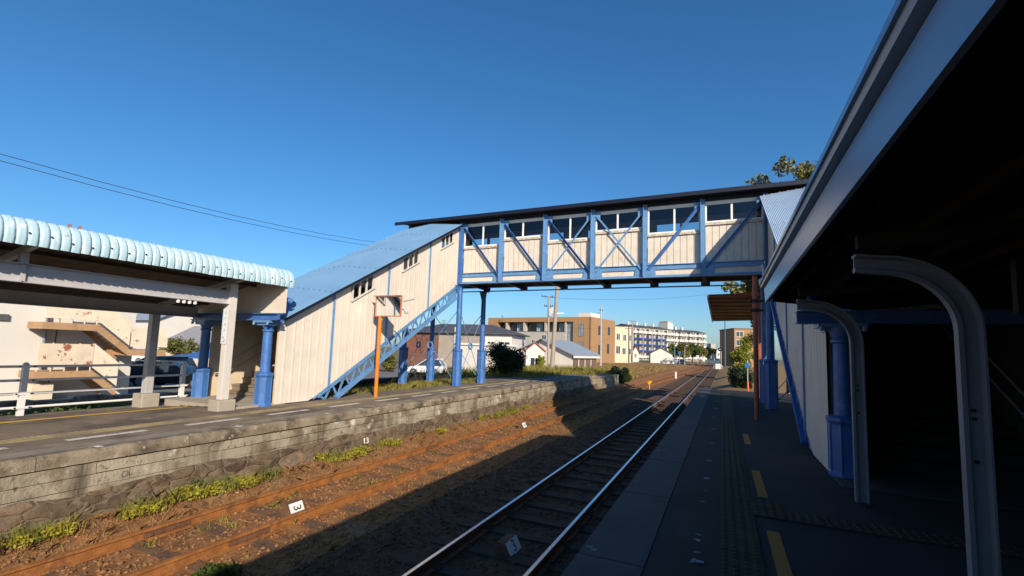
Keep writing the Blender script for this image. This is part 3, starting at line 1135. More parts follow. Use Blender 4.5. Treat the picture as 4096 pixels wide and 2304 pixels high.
# ------------------------------------------------------------------ footbridge
fb = thing('footbridge', 'blue truss footbridge with cream boarded sides spanning the tracks', 'footbridge', (-4.3, 17.4, 0))
XP = [-9.85 + 1.853 * i for i in range(7)]
F0 = 16.2
LEG = M['blue']
for i, x in enumerate(XP):
    b = MB()
    b.box(x - .065, x + .065, F0 - .004, F0 + .012, 4.17, 6.74)
    b.box(x - .065, x - .050, F0 - .11, F0 - .004, 4.19, 6.74)
    b.box(x - .05, x + .05, F0 + .012, F0 + .10, 4.17, 6.74)
    for z in (4.4, 4.75, 5.2, 5.65, 6.1, 6.45, 6.55, 6.65):
        b.lathe((0, 0, 0), [(0, 0), (0, 0)], 3) if False else None
        b.box(x + .01, x + .032, F0 - .014, F0 - .004, z, z + .022)
    b.build('truss_post', M['bluelight'] if i else LEG, fb)
SILL = [5.70, 5.93, 5.70, 5.93, 5.70, 5.95]
DIAG = [('d',), ('d',), ('d', 'u'), ('d', 'u'), ('u',), ('u',)]
for i in range(6):
    xa, xb = XP[i] + .07, XP[i + 1] - .07
    zs = SILL[i]
    # boards
    b = MB()
    n = 8 if i else 9
    w = (xb - xa) / n
    for k in range(n):
        b.box(xa + w * k + .008, xa + w * (k + 1) - .008, F0 + .085 + random.uniform(-.004, .004), F0 + .115, 4.60, zs - .09 + random.uniform(-.012, .006))
    b.box(xa, xb, F0 + .115, F0 + .135, 4.5, zs - .1)
    b.build('boarding', M['cream'], fb)
    b = MB()
    b.box(xa - .01, xb + .01, F0 + .03, F0 + .16, zs - .10, zs - .035)
    b.box(xa - .01, xb + .01, F0 + .055, F0 + .15, zs - .035, zs)
    b.build('sill', M['sill'], fb, bevel=.006)
    f = MB()
    z2 = 6.60
    f.box(xa, xb, F0 + .07, F0 + .13, z2, z2 + .07)
    f.box(xa, xa + .055, F0 + .06, F0 + .13, zs, z2)
    f.box(xb - .055, xb, F0 + .06, F0 + .13, zs, z2)
    f.box(xa + .055, xb - .055, F0 + .075, F0 + .12, z2 - .05, z2)
    f.box(xa + .055, xb - .055, F0 + .075, F0 + .12, zs, zs + .05)
    xm = (xa + xb) / 2 + (-.05 if i % 2 else .03)
    f.box(xm - .03, xm + .03, F0 + .065, F0 + .12, zs + .05, z2 - .05)
    fo = f.build('window', M['windowframe'], fb)
    MB().add([(xa + .05, F0 + .10, zs + .04), (xm, F0 + .10, zs + .04), (xm, F0 + .10, z2 - .04), (xa + .05, F0 + .10, z2 - .04)], [(0, 1, 2, 3)]).build('pane', M['glass'], fo)
    MB().add([(xm, F0 + .09, zs + .04), (xb - .05, F0 + .09, zs + .04), (xb - .05, F0 + .09, z2 - .04), (xm, F0 + .09, z2 - .04)], [(0, 1, 2, 3)]).build('pane', M['glass'], fo)
    # diagonals
    x0, x1 = XP[i] + .12, XP[i + 1] - .10
    for dd in DIAG[i]:
        z0, z1 = (6.50, 4.42) if dd == 'd' else (4.42, 6.50)
        heavy = (dd == 'd' and i < 3) or (dd == 'u' and i > 3)
        w_ = .085 if heavy else .06
        yq = F0 - .022 if dd == 'd' else F0 + .005
        b = MB()
        b.beam((x0, yq, z0), (x1, yq, z1), .012, w_)
        if heavy:
            e = Vector((x1 - x0, 0, z1 - z0)).normalized()
            p = Vector((-e.z, 0, e.x)) * (w_ / 2)
            if p.z < 0:
                p = -p
            b.beam(Vector((x0, yq - .04, z0)) + p, Vector((x1, yq - .04, z1)) + p, .075, .012)
        b.build('diagonal', M['blue'] if heavy else M['bluelight'], fb)
        for gx, gz in ((x0, z0), (x1, z1)):
            hi = gz > 5.5
            b = MB()
            if hi:
                xx = XP[i] + .066 if gx == x0 else XP[i + 1] - .066 - .19
                b.box(xx, xx + .19, F0 + .013, F0 + .02, 6.36, 6.66)
            else:
                xx = XP[i] if gx == x0 else XP[i + 1]
                sg = 1 if gx == x0 else -1
                b.prism([(xx + sg * .066, F0 + .018, 4.245), (xx + sg * .36, F0 + .018, 4.245), (xx + sg * .30, F0 + .018, 4.60), (xx + sg * .066, F0 + .018, 4.70)][::sg], (0, .008, 0))
            b.build('gusset_plate', M['bluelight'], fb)
    b = MB()
    b.box(xa, xb, F0 + .03, F0 + .06, 4.43, 4.60)
    b.box(xa, xb, F0 - .02, F0 + .03, 4.585, 4.60)
    b.build('bottom_chord', M['bluelight'], fb)
    MB().box(xa, xb, F0 + .07, F0 + .085, 4.24, 4.44).build('slot_panel', M['cream'], fb)
b = MB()
b.box(XP[0] - .07, XP[6] + .07, F0 - .06, F0 + .16, 4.150, 4.166)
b.box(XP[0] - .07, XP[6] + .07, F0 + .02, F0 + .035, 4.167, 4.24)
for k in range(120):
    x = XP[0] + .05 + k * .0925
    b.box(x, x + .02, F0 - .05, F0 - .03, 4.167, 4.18)
b.build('flange', M['bluelight'], fb)
b = MB()
b.box(XP[0] - .07, XP[6] + .07, F0 + .02, F0 + .1, 6.68, 6.84)
b.build('top_chord', M['navy'], fb)
# rear side
b = MB()
b.box(-12.6, 3.95, 18.50, 18.53, 4.30, 5.72)
b.box(-12.6, 3.95, 18.50, 18.53, 6.62, 6.86)
for i in range(18):
    x = -12.6 + i * .927
    b.box(x, x + .07, 18.47, 18.53, 5.72, 6.62)
for i in (1, 4, 7, 10, 13):
    b.box(-12.6 + i * .927 + .07, -12.6 + (i + 1) * .927, 18.48, 18.52, 6.05, 6.62)
b.build('rear_wall', M['creamin'], fb)
b = MB()
b.box(-12.6, 3.95, 18.54, 18.70, 4.15, 4.18)
for x in XP:
    b.box(x - .06, x + .06, 18.535, 18.60, 4.18, 6.8)
    b.box(x - .16, x + .16, 18.56, 18.64, 4.181, 4.34)
b.build('rear_truss', M['blue'], fb)
MB().box(-12.6, 3.95, F0 + .17, 18.495, 4.335, 4.50).build('deck', M['dark'], fb)
for x in XP + [-12.3, 3.6]:
    b = MB()
    b.box(x - .07, x + .07, F0 + .17, 18.49, 4.32, 4.334)
    b.box(x - .008, x + .008, F0 + .17, 18.49, 4.21, 4.32)
    b.box(x - .07, x + .07, F0 + .17, 18.49, 4.195, 4.21)
    b.build('floor_beam', M['navy'], fb)
MB().box(-12.62, -12.59, F0, 18.49, 3.9, 6.86).build('end_wall', M['cream'], fb)
MB().box(3.96, 3.99, F0, 18.49, 3.9, 6.86).build('end_wall', M['cream'], fb)
b = MB()
for ye, sgn in ((15.86, 1), (18.95, -1)):
    b.hexa([(-13.1, ye, 6.875), (4.4, ye, 6.875), (4.4, 17.4, 7.16), (-13.1, 17.4, 7.16), (-13.1, ye, 6.92), (4.4, ye, 6.92), (4.4, 17.4, 7.205), (-13.1, 17.4, 7.205)])
b.build('roof', M['roofblue'], fb)
b = MB()
for i, (x, xx) in enumerate(zip([-13.1 + 1.46 * k for k in range(12)], [-13.1 + 1.46 * (k + 1) for k in range(12)])):
    b.box(x, xx - .004, 15.835, 15.858, 6.80 + random.uniform(-.004, .004), 6.935)
b.build('fascia', M['navy'], fb)
MB().box(-12.6, 3.95, 15.86, 18.9, 6.845, 6.87).build('ceiling', M['dark'], fb)
# cast columns and their tie rods
for grp in ((-9.93, -12.65), (1.33, 3.95)):
    cols = {}
    for x in grp:
        for y in (16.38, 18.47):
            cols[(x, y)] = column(fb, x, y, -.14, 1.50, 4.14)
            b = MB()
            b.box(x - .22, x + .22, y - .12, y + .12, 4.10, 4.15)
            b.prism([(x - .012, y - .14, 3.62), (x - .012, y - .42, 4.1), (x - .012, y - .1, 4.1)], (.024, 0, 0))
            b.build('bracket', M['blue'], fb)
    pairs = [((grp[0], 16.38), (grp[1], 16.38)), ((grp[0], 18.47), (grp[1], 18.47)), ((grp[0], 16.38), (grp[0], 18.47)), ((grp[1], 16.38), (grp[1], 18.47))]
    for (xa, ya), (xb, yb) in pairs:
        b = MB()
        c = Vector(((xa + xb) / 2, (ya + yb) / 2, 1.62))
        ax = Vector((yb - ya, -(xb - xa), 0))
        b.ring(c, ax, .125, .028)
        for (x, y), z in (((xa, ya), 3.15), ((xb, yb), 3.15), ((xa, ya), .05), ((xb, yb), .05)):
            p = Vector((x, y, z))
            d = (p - c).normalized()
            b.tube(c + d * .12, p, .014, n=6)
        b.build('tie_rods', M['bluelight'], fb, smooth=50)

# ------------------------------------------------------------------ opposite canopy
cn = thing('platform_canopy', 'canopy with scalloped turquoise roof edge over the opposite platform', 'canopy', (-10.9, 3, 0))
path = [(-9.46, 2.85), (-9.44, 2.95), (-9.45, 3.05), (-9.48, 3.13), (-9.54, 3.20), (-9.62, 3.245), (-9.72, 3.255), (-9.9, 3.225), (-10.4, 3.10), (-11.4, 2.85), (-13.2, 2.39)]
nor = []
for i, p in enumerate(path):
    a, c = path[max(0, i - 1)], path[min(len(path) - 1, i + 1)]
    d = Vector((c[0] - a[0], c[1] - a[1])).normalized()
    nor.append((d.y, -d.x))
rows = []
pitch = .128
nl = 108
rj = random.Random(3)
for L_ in range(nl):
    jit = rj.uniform(-.006, .006)
    for k in range(9):
        f = k / 8
        y = 7.86 - (L_ + 1 - f) * pitch
        o = .030 * min(1, 1.5 * math.sin(math.pi * f) ** .8) * (.75 + .5 * f) + jit * math.sin(math.pi * f)
        rows.append([(p[0] + n[0] * o, y, p[1] + n[1] * o + (jit if i == 0 else 0)) for i, (p, n) in enumerate(zip(path, nor))])
MB().grid(rows).build('roof_sheet', M['eave'], cn, smooth=38)
b = MB()
rj = random.Random(9)
for L_ in range(0, 60):
    y = 7.86 - (L_ + .95) * pitch
    if L_ % 2 == 0 and rj.random() < .8:
        z = 2.98 + rj.uniform(-.03, .05)
        b.box(-9.425, -9.398, y - .008, y + .008, z, z + .02)
b.build('roof_bolts', M['black'], cn)


def ibeam_y(b, x, y0, y1, z0, z1, w=.12, t=.012):
    b.box(x - w / 2, x + w / 2, y0, y1, z1 - t, z1)
    b.box(x - w / 2, x + w / 2, y0, y1, z0, z0 + t)
    b.box(x - t / 2, x + t / 2, y0, y1, z0 + t, z1 - t)


b = MB()
ibeam_y(b, -10.05, -6, 3.30, 2.33, 2.63, .16)
ibeam_y(b, -10.05, 3.33, 6.66, 2.33, 2.63, .16)
b.box(-10.06, -10.0, 3.285, 3.345, 2.35, 2.61)
b.build('front_beam', M['greysteel'], cn)
b = MB()
ibeam_y(b, -12.65, -6, 7.6, 2.10, 2.36, .14)
b.build('rear_beam', M['greysteel'], cn)
for y in (-3.2, .05, 3.31, 6.74):
    b = MB()
    b.beam((-9.55, y, 2.95), (-12.95, y, 2.30), .07, .11)
    if y != 6.74:
        b.box(-10.10, -10.0, y - .05, y + .05, 2.63, 2.84)
    b.build('rafter', M['greysteel'], cn)
b = MB()
for x, z in ((-9.62, 3.07), (-10.6, 2.92), (-11.4, 2.74), (-12.4, 2.49)):
    b.box(x - .03, x + .03, -6, 7.7, z - .05, z + .03)
b.build('purlins', M['rafter'], cn)
rows = []
for i in range(190):                           # corrugated ceiling sheet
    y = -5.8 + 13.5 * i / 189
    o = .016 * math.sin(i * 2.4)
    rows.append([(-9.50, y, 2.90 + o), (-10.3, y, 2.99 + o), (-11.3, y, 2.80 + o), (-13.15, y, 2.345 + o)])
MB().grid(rows).build('ceiling_sheet', M['rafter'], cn)
for y, cb in ((6.74, 0), (-3.2, 0)):
    b = MB()
    b.box(-10.13, -9.97, y - .09, y + .09, .23, 2.80)
    p = b.build('front_post', M['creampost'], cn, bevel=.01)
    MB().box(-10.22, -9.88, y - .2, y + .2, -.06, .23).build('footing', M['concrete'], p, bevel=.015)
for y in (6.6, -.5):
    p = MB().box(-12.74, -12.56, y - .085, y + .085, .20, 2.10).build('rear_post', M['greysteel'], cn, bevel=.01)
    MB().box(-12.85, -12.45, y - .19, y + .19, -.2, .20).build('footing', M['concrete'], p, bevel=.015)
b = MB()
b.prism([(-9.50, 7.70, 2.22), (-12.9, 7.70, 2.22), (-12.9, 7.70, 2.42), (-9.95, 7.70, 3.175), (-9.62, 7.70, 3.18), (-9.50, 7.70, 3.05)], (0, .03, 0))
b.build('end_panel', M['creamwall'], cn)
b = MB()
for y in (3.95, 4.09):
    b.box(-10.415, -10.385, y - .022, y + .022, 3.05, 3.47)
b.build('roof_stub', M['stub'], cn)
b = MB()
for i in range(4):
    b.lathe((-10.02 + .0, 5.62 + .11 * i, 2.255), [(.03, 0), (.035, .03), (.03, .07)], 8)
b.build('bolt_row', M['white'], cn, smooth=50)

sp = thing('sign_plate', 'narrow white and pale blue sign plate on the front canopy post', 'sign', (-9.96, 6.67, 1.45))
MB().box(-10.125, -9.955, 6.632, 6.646, 1.45, 2.23).build('plate', M['signwhite'], sp)
MB().box(-10.122, -10.085, 6.626, 6.631, 1.66, 2.225).build('blue_band', M['signblue'], sp)
b = MB()
for z, s_ in ((2.13, .05), (2.0, .035), (1.87, .05), (1.74, .04)):
    b.box(-10.05, -10.05 + s_, 6.627, 6.631, z, z + .045)
    b.box(-10.06, -10.045 + s_ * .6, 6.627, 6.631, z - .02, z - .008)
b.build('lettering', M['signgrey'], sp)
b = MB()
b.ring((-10.04, 6.629, 1.555), (0, 1, 0), .055, .008)
b.box(-10.055, -10.025, 6.627, 6.631, 1.53, 1.585)
b.build('round_emblem', M['signgrey'], sp)

# fence behind the opposite platform
fn = thing('guard_fence', 'white metal guard fence with four rails behind the opposite platform', 'fence', (-13.0, 1.4, -.15))
FY = [-4.65, -1.59, 1.47, 4.53, 7.59]
for y in FY:
    b = MB()
    b.box(-13.05, -12.95, y - .045, y + .045, -.2, .90)
    b.lathe((-13.0, y, .90), [(.05, 0), (.04, .03), (.01, .045)], 8)
    b.build('post', M['white'], fn, smooth=40)
for z in (.86, .58, .31, .03):
    b = MB()
    b.path([(-13.0, -6, z), (-13.0, 7.75, z)], .027, 10)
    for y in FY:
        b.box(-12.96, -12.935, y - .13, y + .13, z - .022, z + .022)
    r = b.build('rail', M['white'], fn, smooth=50)
    b = MB()
    for y in FY:
        for q in (-.11, .11):
            b.box(-12.934, -12.926, y + q - .014, y + q + .014, z - .014, z + .014)
    b.build('bolts', M['black'], r)

# mirror
mr = thing('platform_mirror', 'rectangular mirror in an orange frame on an orange pole', 'mirror', (-9.48, 11.0, 0))
b = MB()
b.tube((-9.48, 11.05, -.02), (-9.48, 11.05, 2.42), .055, n=14)
b.build('pole', M['orange'], mr, smooth=50)
b = MB()
b.box(-9.66, -8.69, 11.0, 11.05, 2.40, 2.43)
b.box(-9.66, -8.69, 11.0, 11.05, 2.98, 3.005)
b.box(-9.66, -9.635, 11.0, 11.05, 2.43, 2.98)
b.box(-8.715, -8.69, 11.0, 11.05, 2.43, 2.98)
b.box(-9.635, -8.715, 11.03, 11.06, 2.43, 2.98)
b.box(-9.68, -8.67, 10.90, 11.06, 3.016, 3.03)
b.build('frame', M['coral'], mr)
rows = []
for i in range(9):
    rows.append([(-9.634 + .918 * k / 12, 11.018 - .010 * (1 - ((k - 6) / 6) ** 2) - .002 * i + .008, 2.431 + .548 * i / 8) for k in range(13)])
MB().grid(rows).build('mirror_glass', M['mirror'], mr, smooth=180)
b = MB()
b.tube((-8.68, 11.08, 2.86), (-8.30, 11.12, 2.93), .022, n=8)
b.path([(-8.70, 11.06, 2.68), (-8.60, 11.1, 2.62), (-8.55, 11.1, 2.52), (-8.52, 11.1, 2.5)], [.05, .055, .05, .02], 8)
b.box(-9.53, -9.43, 11.06, 11.12, 2.3, 2.9)
b.build('bracket', M['greysteel'], mr, smooth=40)

# low dark fence of old sleepers behind the stair foot
of = thing('sleeper_fence', 'low dark fence of old posts behind the sunlit stairway foot', 'fence', (-13.3, 14, 0))
b = MB()
y = 8.6
while y < 21.5:
    b.box(-13.36, -13.24, y, y + .2, -.9, .12 + random.uniform(-.03, .03))
    y += .34
b.build('posts', M['dark'], of)
MB().box(-13.235, -13.2, 8.5, 21.6, -.12, .02).build('rail', M['dark'], of)

# ------------------------------------------------------------------ near canopy
nc = thing('platform_canopy', 'dark canopy with white metal fascia and curved posts above the near platform', 'canopy', (1.6, 2, 0))
YE = 8.1
b = MB()
b.hexa([(.60, -10, 2.39), (.612, -10, 2.39), (.612, YE, 2.39), (.60, YE, 2.39), (.585, -10, 2.60), (.66, -10, 2.60), (.66, YE, 2.60), (.585, YE, 2.60)])
b.box(.586, .612, -10, YE, 2.380, 2.389)
b.build('fascia', M['fascia'], nc)
b = MB()
pr_ = [(.60, 2.615), (.545, 2.625), (.53, 2.66), (.53, 2.725), (.545, 2.735), (.66, 2.735), (.66, 2.615)]
b.prism([(x, -10, z) for x, z in pr_], (0, 10 + YE, 0))
b.prism([(x, -10, z) for x, z in ((.515, 2.655), (.53, 2.655), (.53, 2.67), (.515, 2.67))], (0, 10 + YE, 0))
b.build('gutter', M['fascia'], nc)
b = MB()
b.box(.613, .655, -10, YE - .01, 2.40, 2.555)
b.hexa([(.66, -10, 2.56), (5.6, -10, 2.80), (5.6, YE, 2.80), (.66, YE, 2.56), (.66, -10, 2.72), (5.6, -10, 2.96), (5.6, YE, 2.96), (.66, YE, 2.72)])
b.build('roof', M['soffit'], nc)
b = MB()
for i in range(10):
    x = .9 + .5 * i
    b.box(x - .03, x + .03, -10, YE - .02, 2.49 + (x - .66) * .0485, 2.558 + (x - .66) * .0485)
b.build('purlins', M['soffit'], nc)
RP = [(-.032, -.060), (.032, -.060), (.032, -.035), (.009, -.026), (.009, .036), (.055, .046), (.055, .058), (-.055, .058), (-.055, .046), (-.009, .036), (-.009, -.026), (-.032, -.035)]
for y in (-6.2, -3.7, -1.2, 1.30, 3.72, 6.36):
    fr = []
    rc = .42
    xs0, zc = 1.365, 1.74
    for z in (-.02, .6, 1.2, zc):
        fr.append(((xs0, y, z), (0, 1, 0), (1, 0, 0)))
    for k in range(1, 11):
        a = math.pi / 2 * k / 10
        o = (xs0 - rc + rc * math.cos(a), y, zc + rc * math.sin(a))
        fr.append((o, (0, 1, 0), (math.cos(a), 0, math.sin(a))))
    fr.append(((.80, y, zc + rc + .02), (0, 1, 0), (0, 0, 1)))
    p = MB().sweep(RP, fr).build('curved_post', M['canopyrail'], nc, smooth=30)
    b = MB()
    b.beam((.82, y, 2.325), (4.4, y, 2.50), .08, .09)
    b.build('rafter', M['soffit'], nc)
    b = MB()
    for z in (.95, 1.2, 1.25):
        b.box(1.35, 1.37, y - .022, y - .0085, z, z + .02)
    b.build('bolts', M['black'], p)
# station wall closing the canopy
sw = thing('station_building', 'dark station building behind the near canopy posts', 'building', (4.8, 0, 0))
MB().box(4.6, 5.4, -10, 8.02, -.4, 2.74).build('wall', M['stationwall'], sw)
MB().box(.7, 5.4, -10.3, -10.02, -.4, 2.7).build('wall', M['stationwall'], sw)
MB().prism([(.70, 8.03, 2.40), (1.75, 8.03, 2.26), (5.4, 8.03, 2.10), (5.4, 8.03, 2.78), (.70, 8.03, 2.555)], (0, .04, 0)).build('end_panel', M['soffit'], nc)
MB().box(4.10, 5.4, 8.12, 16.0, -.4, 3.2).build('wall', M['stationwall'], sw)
hb = MB().box(1.95, 3.1, 4.55, 4.62, 1.92, 2.32).build('hanging_board', M['dark'])
tag(hb, 'dark brown board hanging under the near canopy roof', 'sign')

# brown pole in front of the right truss end
bp = thing('support_pole', 'slim red-brown pole with two dark clamps under the right end of footbridge', 'pole', (.75, 13.25, 0))
MB().tube((.75, 13.25, -.02), (.75, 13.25, 3.62), .058, n=14).build('shaft', M['brownpole'], bp, smooth=50)
for z in (2.74, 2.98):
    b = MB()
    b.lathe((.75, 13.25, z - .045), [(.075, 0), (.075, .09)], 14)
    b.box(.62, .70, 13.2, 13.3, z - .035, z + .035)
    b.box(.80, .94, 13.21, 13.29, z - .03, z + .03)
    b.build('clamp', M['black'], bp, smooth=40)
b = MB()
b.lathe((1.0, 13.9, 3.5), [(.10, 0), (.12, .03), (.12, .12), (.08, .16)], 14)
b.tube((1.0, 13.9, 3.66), (1.0, 14.3, 4.1), .02, n=6)
o = b.build('lamp_housing', M['white'], smooth=50)
tag(o, 'small white lamp housing below the right end of footbridge', 'lamp')


def marker(name, label, c, L_, zt, up):
    """wedge block whose sloping white face looks across the track"""
    x, y = c
    t = thing(name, label, 'track marker', (x, y, zt - .2))
    h, d = .15, .085
    MB().prism([(x, y - L_ / 2, zt - h - .05), (x, y - L_ / 2, zt - h), (x - d, y - L_ / 2, zt), (x - d - .12, y - L_ / 2, zt), (x - d - .12, y - L_ / 2, zt - h - .05)][::-1], (0, L_, 0)).build('block', M['sleeper'], t)
    v = Vector((-d, 0, h)).normalized()
    n = Vector((h, 0, d)).normalized()
    o = Vector((x - d / 2, y, zt - h / 2))
    f = MB()
    hl = math.hypot(h, d) / 2 - .003
    f.hexa([o + Vector((0, q * (L_ / 2 - .004), 0)) + v * w * hl + n * k for k in (.002, .012) for q, w in ((-1, -1), (1, -1), (1, 1), (-1, 1))])
    f.build('white_face', M['signwhite'], t)
    ex = Vector((0, 1, 0))
    a, b_ = (ex, v) if up else (-v, ex)
    mx = Matrix((a, b_, n)).transposed().to_4x4()
    mx.translation = o + n * .0135
    text_obj('3', .21 if up else .19, M['ink'], 'numeral', t, mx, .001)
    return t


marker('distance_marker', 'sunlit white block marked 3 between the rusty rails', (-5.73, 5.15), .24, -.835, False)
marker('distance_marker', 'shaded white block marked 3 between the polished rails', (-2.43, 5.66), .32, -.90, True)
marker('distance_marker', 'small far white block marked 3 in the footbridge shadow on the siding', (-5.95, 14.3), .26, -.85, False)
# ------------------------------------------------------------------ planting
P_ = []
g = np.random.default_rng(4)
for i in range(150):
    y = 1.9 + 16 * g.random() ** 1.5
    if noise.noise((y * 1.6, 3.3, 0)) < .02:
        continue
    P_.append((-7.56 + .30 * g.random(), y, bal_z(-7.45, y)))
cl = []
for x, y, z in P_:
    r = .04 + .11 * g.random() ** 1.5
    cl.append(((x, y, z + r * .55), (r * 1.2, r * 1.7, r * .8)))
leaves('weeds', [c for i, c in enumerate(cl) if i % 3], 6500, .022, M['leafbright'], flat=.3, kind='stuff', label='bright yellow green weeds along the foot of the mossy platform wall', cat='weeds')
leaves('weeds', [((x - .03, y + .05, z + .02), (r[0] * 1.3, r[1] * 1.2, r[2] * 1.5)) for i, ((x, y, z), r) in enumerate(cl) if i % 3 == 0], 3200, .019, M['leaf'], flat=.1, kind='stuff', label='darker green weeds among the bright ones below the mossy wall', cat='weeds')
wk = np.array([(x, y, z) for x, y, z in P_])
wk = np.repeat(wk, 26, axis=0) + rng.normal(size=(len(wk) * 26, 3)) * np.array([.05, .10, .0])
blades('weed_stalks', wk, .20, M['blade'], w=.004, lean=.45, kind='stuff', label='thin grass stalks standing among the weeds below the mossy wall', cat='grass')
Q = np.array([(x, y, bal_z(x, y)) for x, y in zip(-7.55 + .75 * rng.random(9000) ** 1.6, 1.5 + 24 * rng.random(9000) ** 1.4)])
blades('dry_grass', Q, .085, M['bladedry'], w=.0035, lean=.9, kind='stuff', label='short dry grass along the rusty siding', cat='grass')
xx = np.concatenate([-5.3 + 1.3 * rng.random(1500), np.repeat(-6.75 + 1.2 * rng.random(60), 20) + .04 * rng.normal(size=1200)])
yy = np.concatenate([2 + 22 * rng.random(1500) ** 1.3, np.repeat(2.5 + 20 * rng.random(60), 20) + .04 * rng.normal(size=1200)])
Q = np.array([(x, y, bal_z(x, y)) for x, y in zip(xx, yy)])
blades('track_grass', Q, .10, M['blade'], w=.004, lean=.8, kind='stuff', label='sparse grass tufts between the sleepers of the siding', cat='grass')
t = thing('weed_plant', 'dark green bushy weed at the shadow edge beside the near siding rail', 'plant', (-4.85, 3.30, -1.0))
leaves('foliage', [((-4.85, 3.30, -.92), (.16, .20, .14)), ((-4.80, 3.48, -.95), (.12, .12, .10)), ((-4.9, 3.1, -.97), (.1, .1, .08))], 900, .032, M['leaf'], t)
b = MB()
for i in range(6):
    b.tube((-4.85, 3.3, -1.03), (-4.85 + random.uniform(-.1, .1), 3.3 + random.uniform(-.15, .15), -.86), .005, n=5)
b.build('stem', M['leafolive'], t)
# strip between fence and low wall
lw = thing('low_wall', 'low weathered stone wall behind the white guard fence', 'wall', (-15.6, 4, -1.1))
b = MB()
y = -6
while y < 13:
    ln = random.uniform(.5, 1.0)
    b.box(-15.8 + random.uniform(-.02, .02), -15.45 + random.uniform(-.03, .03), y, y + ln - .012, -1.1, -.12 + random.uniform(-.05, .05))
    y += ln
b.build('stones', M['block'], lw, bevel=.02)
cl = []
for i in range(70):
    y = -1 + 12 * g.random()
    cl.append(((-13.42 - 1.0 * g.random(), y, -.40 + .22 * g.random()), (.20, .30, .16)))
b = MB()
b.grid([[(x, y, -.62 + .1 * noise.noise((x, y, 0))) for x in (-15.6, -14.4, -13.24)] for y in range(-6, 24, 2)])
b.build('verge', M['ground'], kind='structure')
leaves('ground_cover', cl, 9000, .04, M['leaf'], kind='stuff', label='low leafy plants between the guard fence and the stone wall', cat='plants')
# grass around the cast columns and on the far part of the opposite platform
k = 9000
x = -13.4 + 3.2 * rng.random(k)
y = 9.6 + 11.5 * rng.random(k)
ok = (noise_ok := np.array([noise.noise((a * .6, c * .6, 0)) > -.22 for a, c in zip(x, y)])) & ((x < -10.35) | (y > 12)) & ~((x > -10.1) & (y < 15))
x, y = x[ok], y[ok]
z = np.array([plat_z(a) for a in x])
blades('platform_grass', np.stack([x, y, z - .01], 1), .15, M['blade'], w=.006, lean=.6, kind='stuff', label='grass growing around the feet of the blue cast columns', cat='grass')
k = 26000
x = -19 + 10.4 * rng.random(k)
y = 24.5 + 26 * rng.random(k)
x = np.where((y < 30.9) & (x > -9.6), -9.6 - 2 * rng.random(k), x)
z = np.where((x > -12.7) & (y < 31), -.12, np.where((x > -12) & (y < 36.2), -.2, -1.1))
hh = np.where(z < -1, 1.0, .38)
sel = z < -1
blades('tall_grass', np.stack([x, y, z], 1)[sel], 1.15, M['blade'], w=.014, lean=.28, kind='stuff', label='tall yellowish grass beyond the far end of the opposite platform', cat='grass')
blades('platform_grass', np.stack([x, y, z], 1)[~sel], .42, M['blade'], w=.010, lean=.4, kind='stuff', label='grass overgrowing the far end of the opposite platform', cat='grass')
k = 16000
x = -27 + 19 * rng.random(k)
y = 40 + 70 * rng.random(k)
blades('field_grass', np.stack([x, y, np.full(k, -1.1)], 1), .40, M['bladedry'], w=.03, lean=.5, kind='stuff', label='brown dry grass field left of the distant tracks', cat='grass')


def shrub(name, label, c, r, n, size, m, seed, ncl=16, group=None):
    t = thing(name, label, 'shrub', (c[0], c[1], c[2] - r[2]), group)
    cl = blob_clumps(c, (r[0] * .72, r[1] * .72, r[2] * .72), ncl, min(r) * .42, seed)
    leaves('foliage', cl, n, size, m, t)
    b = MB()
    for p, q in cl[:9]:
        b.path([(c[0], c[1], c[2] - r[2] - .1), tuple(Vector((c[0], c[1], c[2] - r[2])).lerp(Vector(p), .5)), p], [.05, .035, .012], 6)
    b.build('stems', M['bark'], t)
    return t


shrub('shrub', 'large dark conifer-like shrub on the opposite platform past the footbridge', (-12.1, 25.9, .80), (1.85, 1.6, 1.35), 15000, .06, M['leafdark'], 3, 30)
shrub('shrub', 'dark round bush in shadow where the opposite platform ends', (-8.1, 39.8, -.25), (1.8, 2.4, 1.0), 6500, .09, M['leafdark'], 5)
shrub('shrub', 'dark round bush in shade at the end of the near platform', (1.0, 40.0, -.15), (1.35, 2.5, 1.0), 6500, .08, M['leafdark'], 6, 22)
shrub('shrub', 'small yellow-green shrub beside the leaning concrete pole', (pt(2165, 1440, 56).x, pt(2165, 1440, 56).y, .15), (.6, .6, 1.2), 1500, .10, M['leafyellow'], 7)
shrub('shrub', 'reddish autumn shrub behind the foot of the shaded stairway', (3.6, 25.5, -.1), (1.2, 1.4, .9), 2600, .07, M['rustpanel'], 8)
shrub('shrub', 'green garden bush left of the white compact car', (pt(1560, 1440, 46).x, pt(1560, 1440, 46).y, .1), (1.8, 1.2, 1.0), 2600, .10, M['leafolive'], 9)
tree('tree', 'slender yellow-green tree behind the red-brown pole', (2.05, 58.0, -1.1), (2.05, 58.0, 1.75), (1.25, 1.25, 2.1), 1, 6000, .11, M['leafyellow'], seed=21, ncl=30, rc=.55)
t_ = tree('tree', 'tall broad-leaved tree rising behind the right end of footbridge', (3.0, 26.0, -.9), (2.75, 25.5, 7.4), (2.5, 2.4, 4.3), 1, 17000, .10, M['leafolive'], seed=34, ncl=70, rc=.50, tr=.26, extra=[((.35, 24.6, 4.95), (.42, .5, .35)), ((.9, 24.8, 4.75), (.5, .5, .45)), ((1.5, 25, 4.9), (.6, .6, .6)), ((1.9, 25.2, 4.1), (.6, .6, .7)), ((2.5, 25.2, 3.4), (.7, .6, .8)), ((1.7, 25.6, 3.2), (.5, .6, .6)), ((2.6, 25.6, 4.8), (.8, .7, .8)), ((1.55, 31.0, 2.7), (.45, .5, .4)), ((1.2, 25.0, 5.4), (.5, .5, .4))])
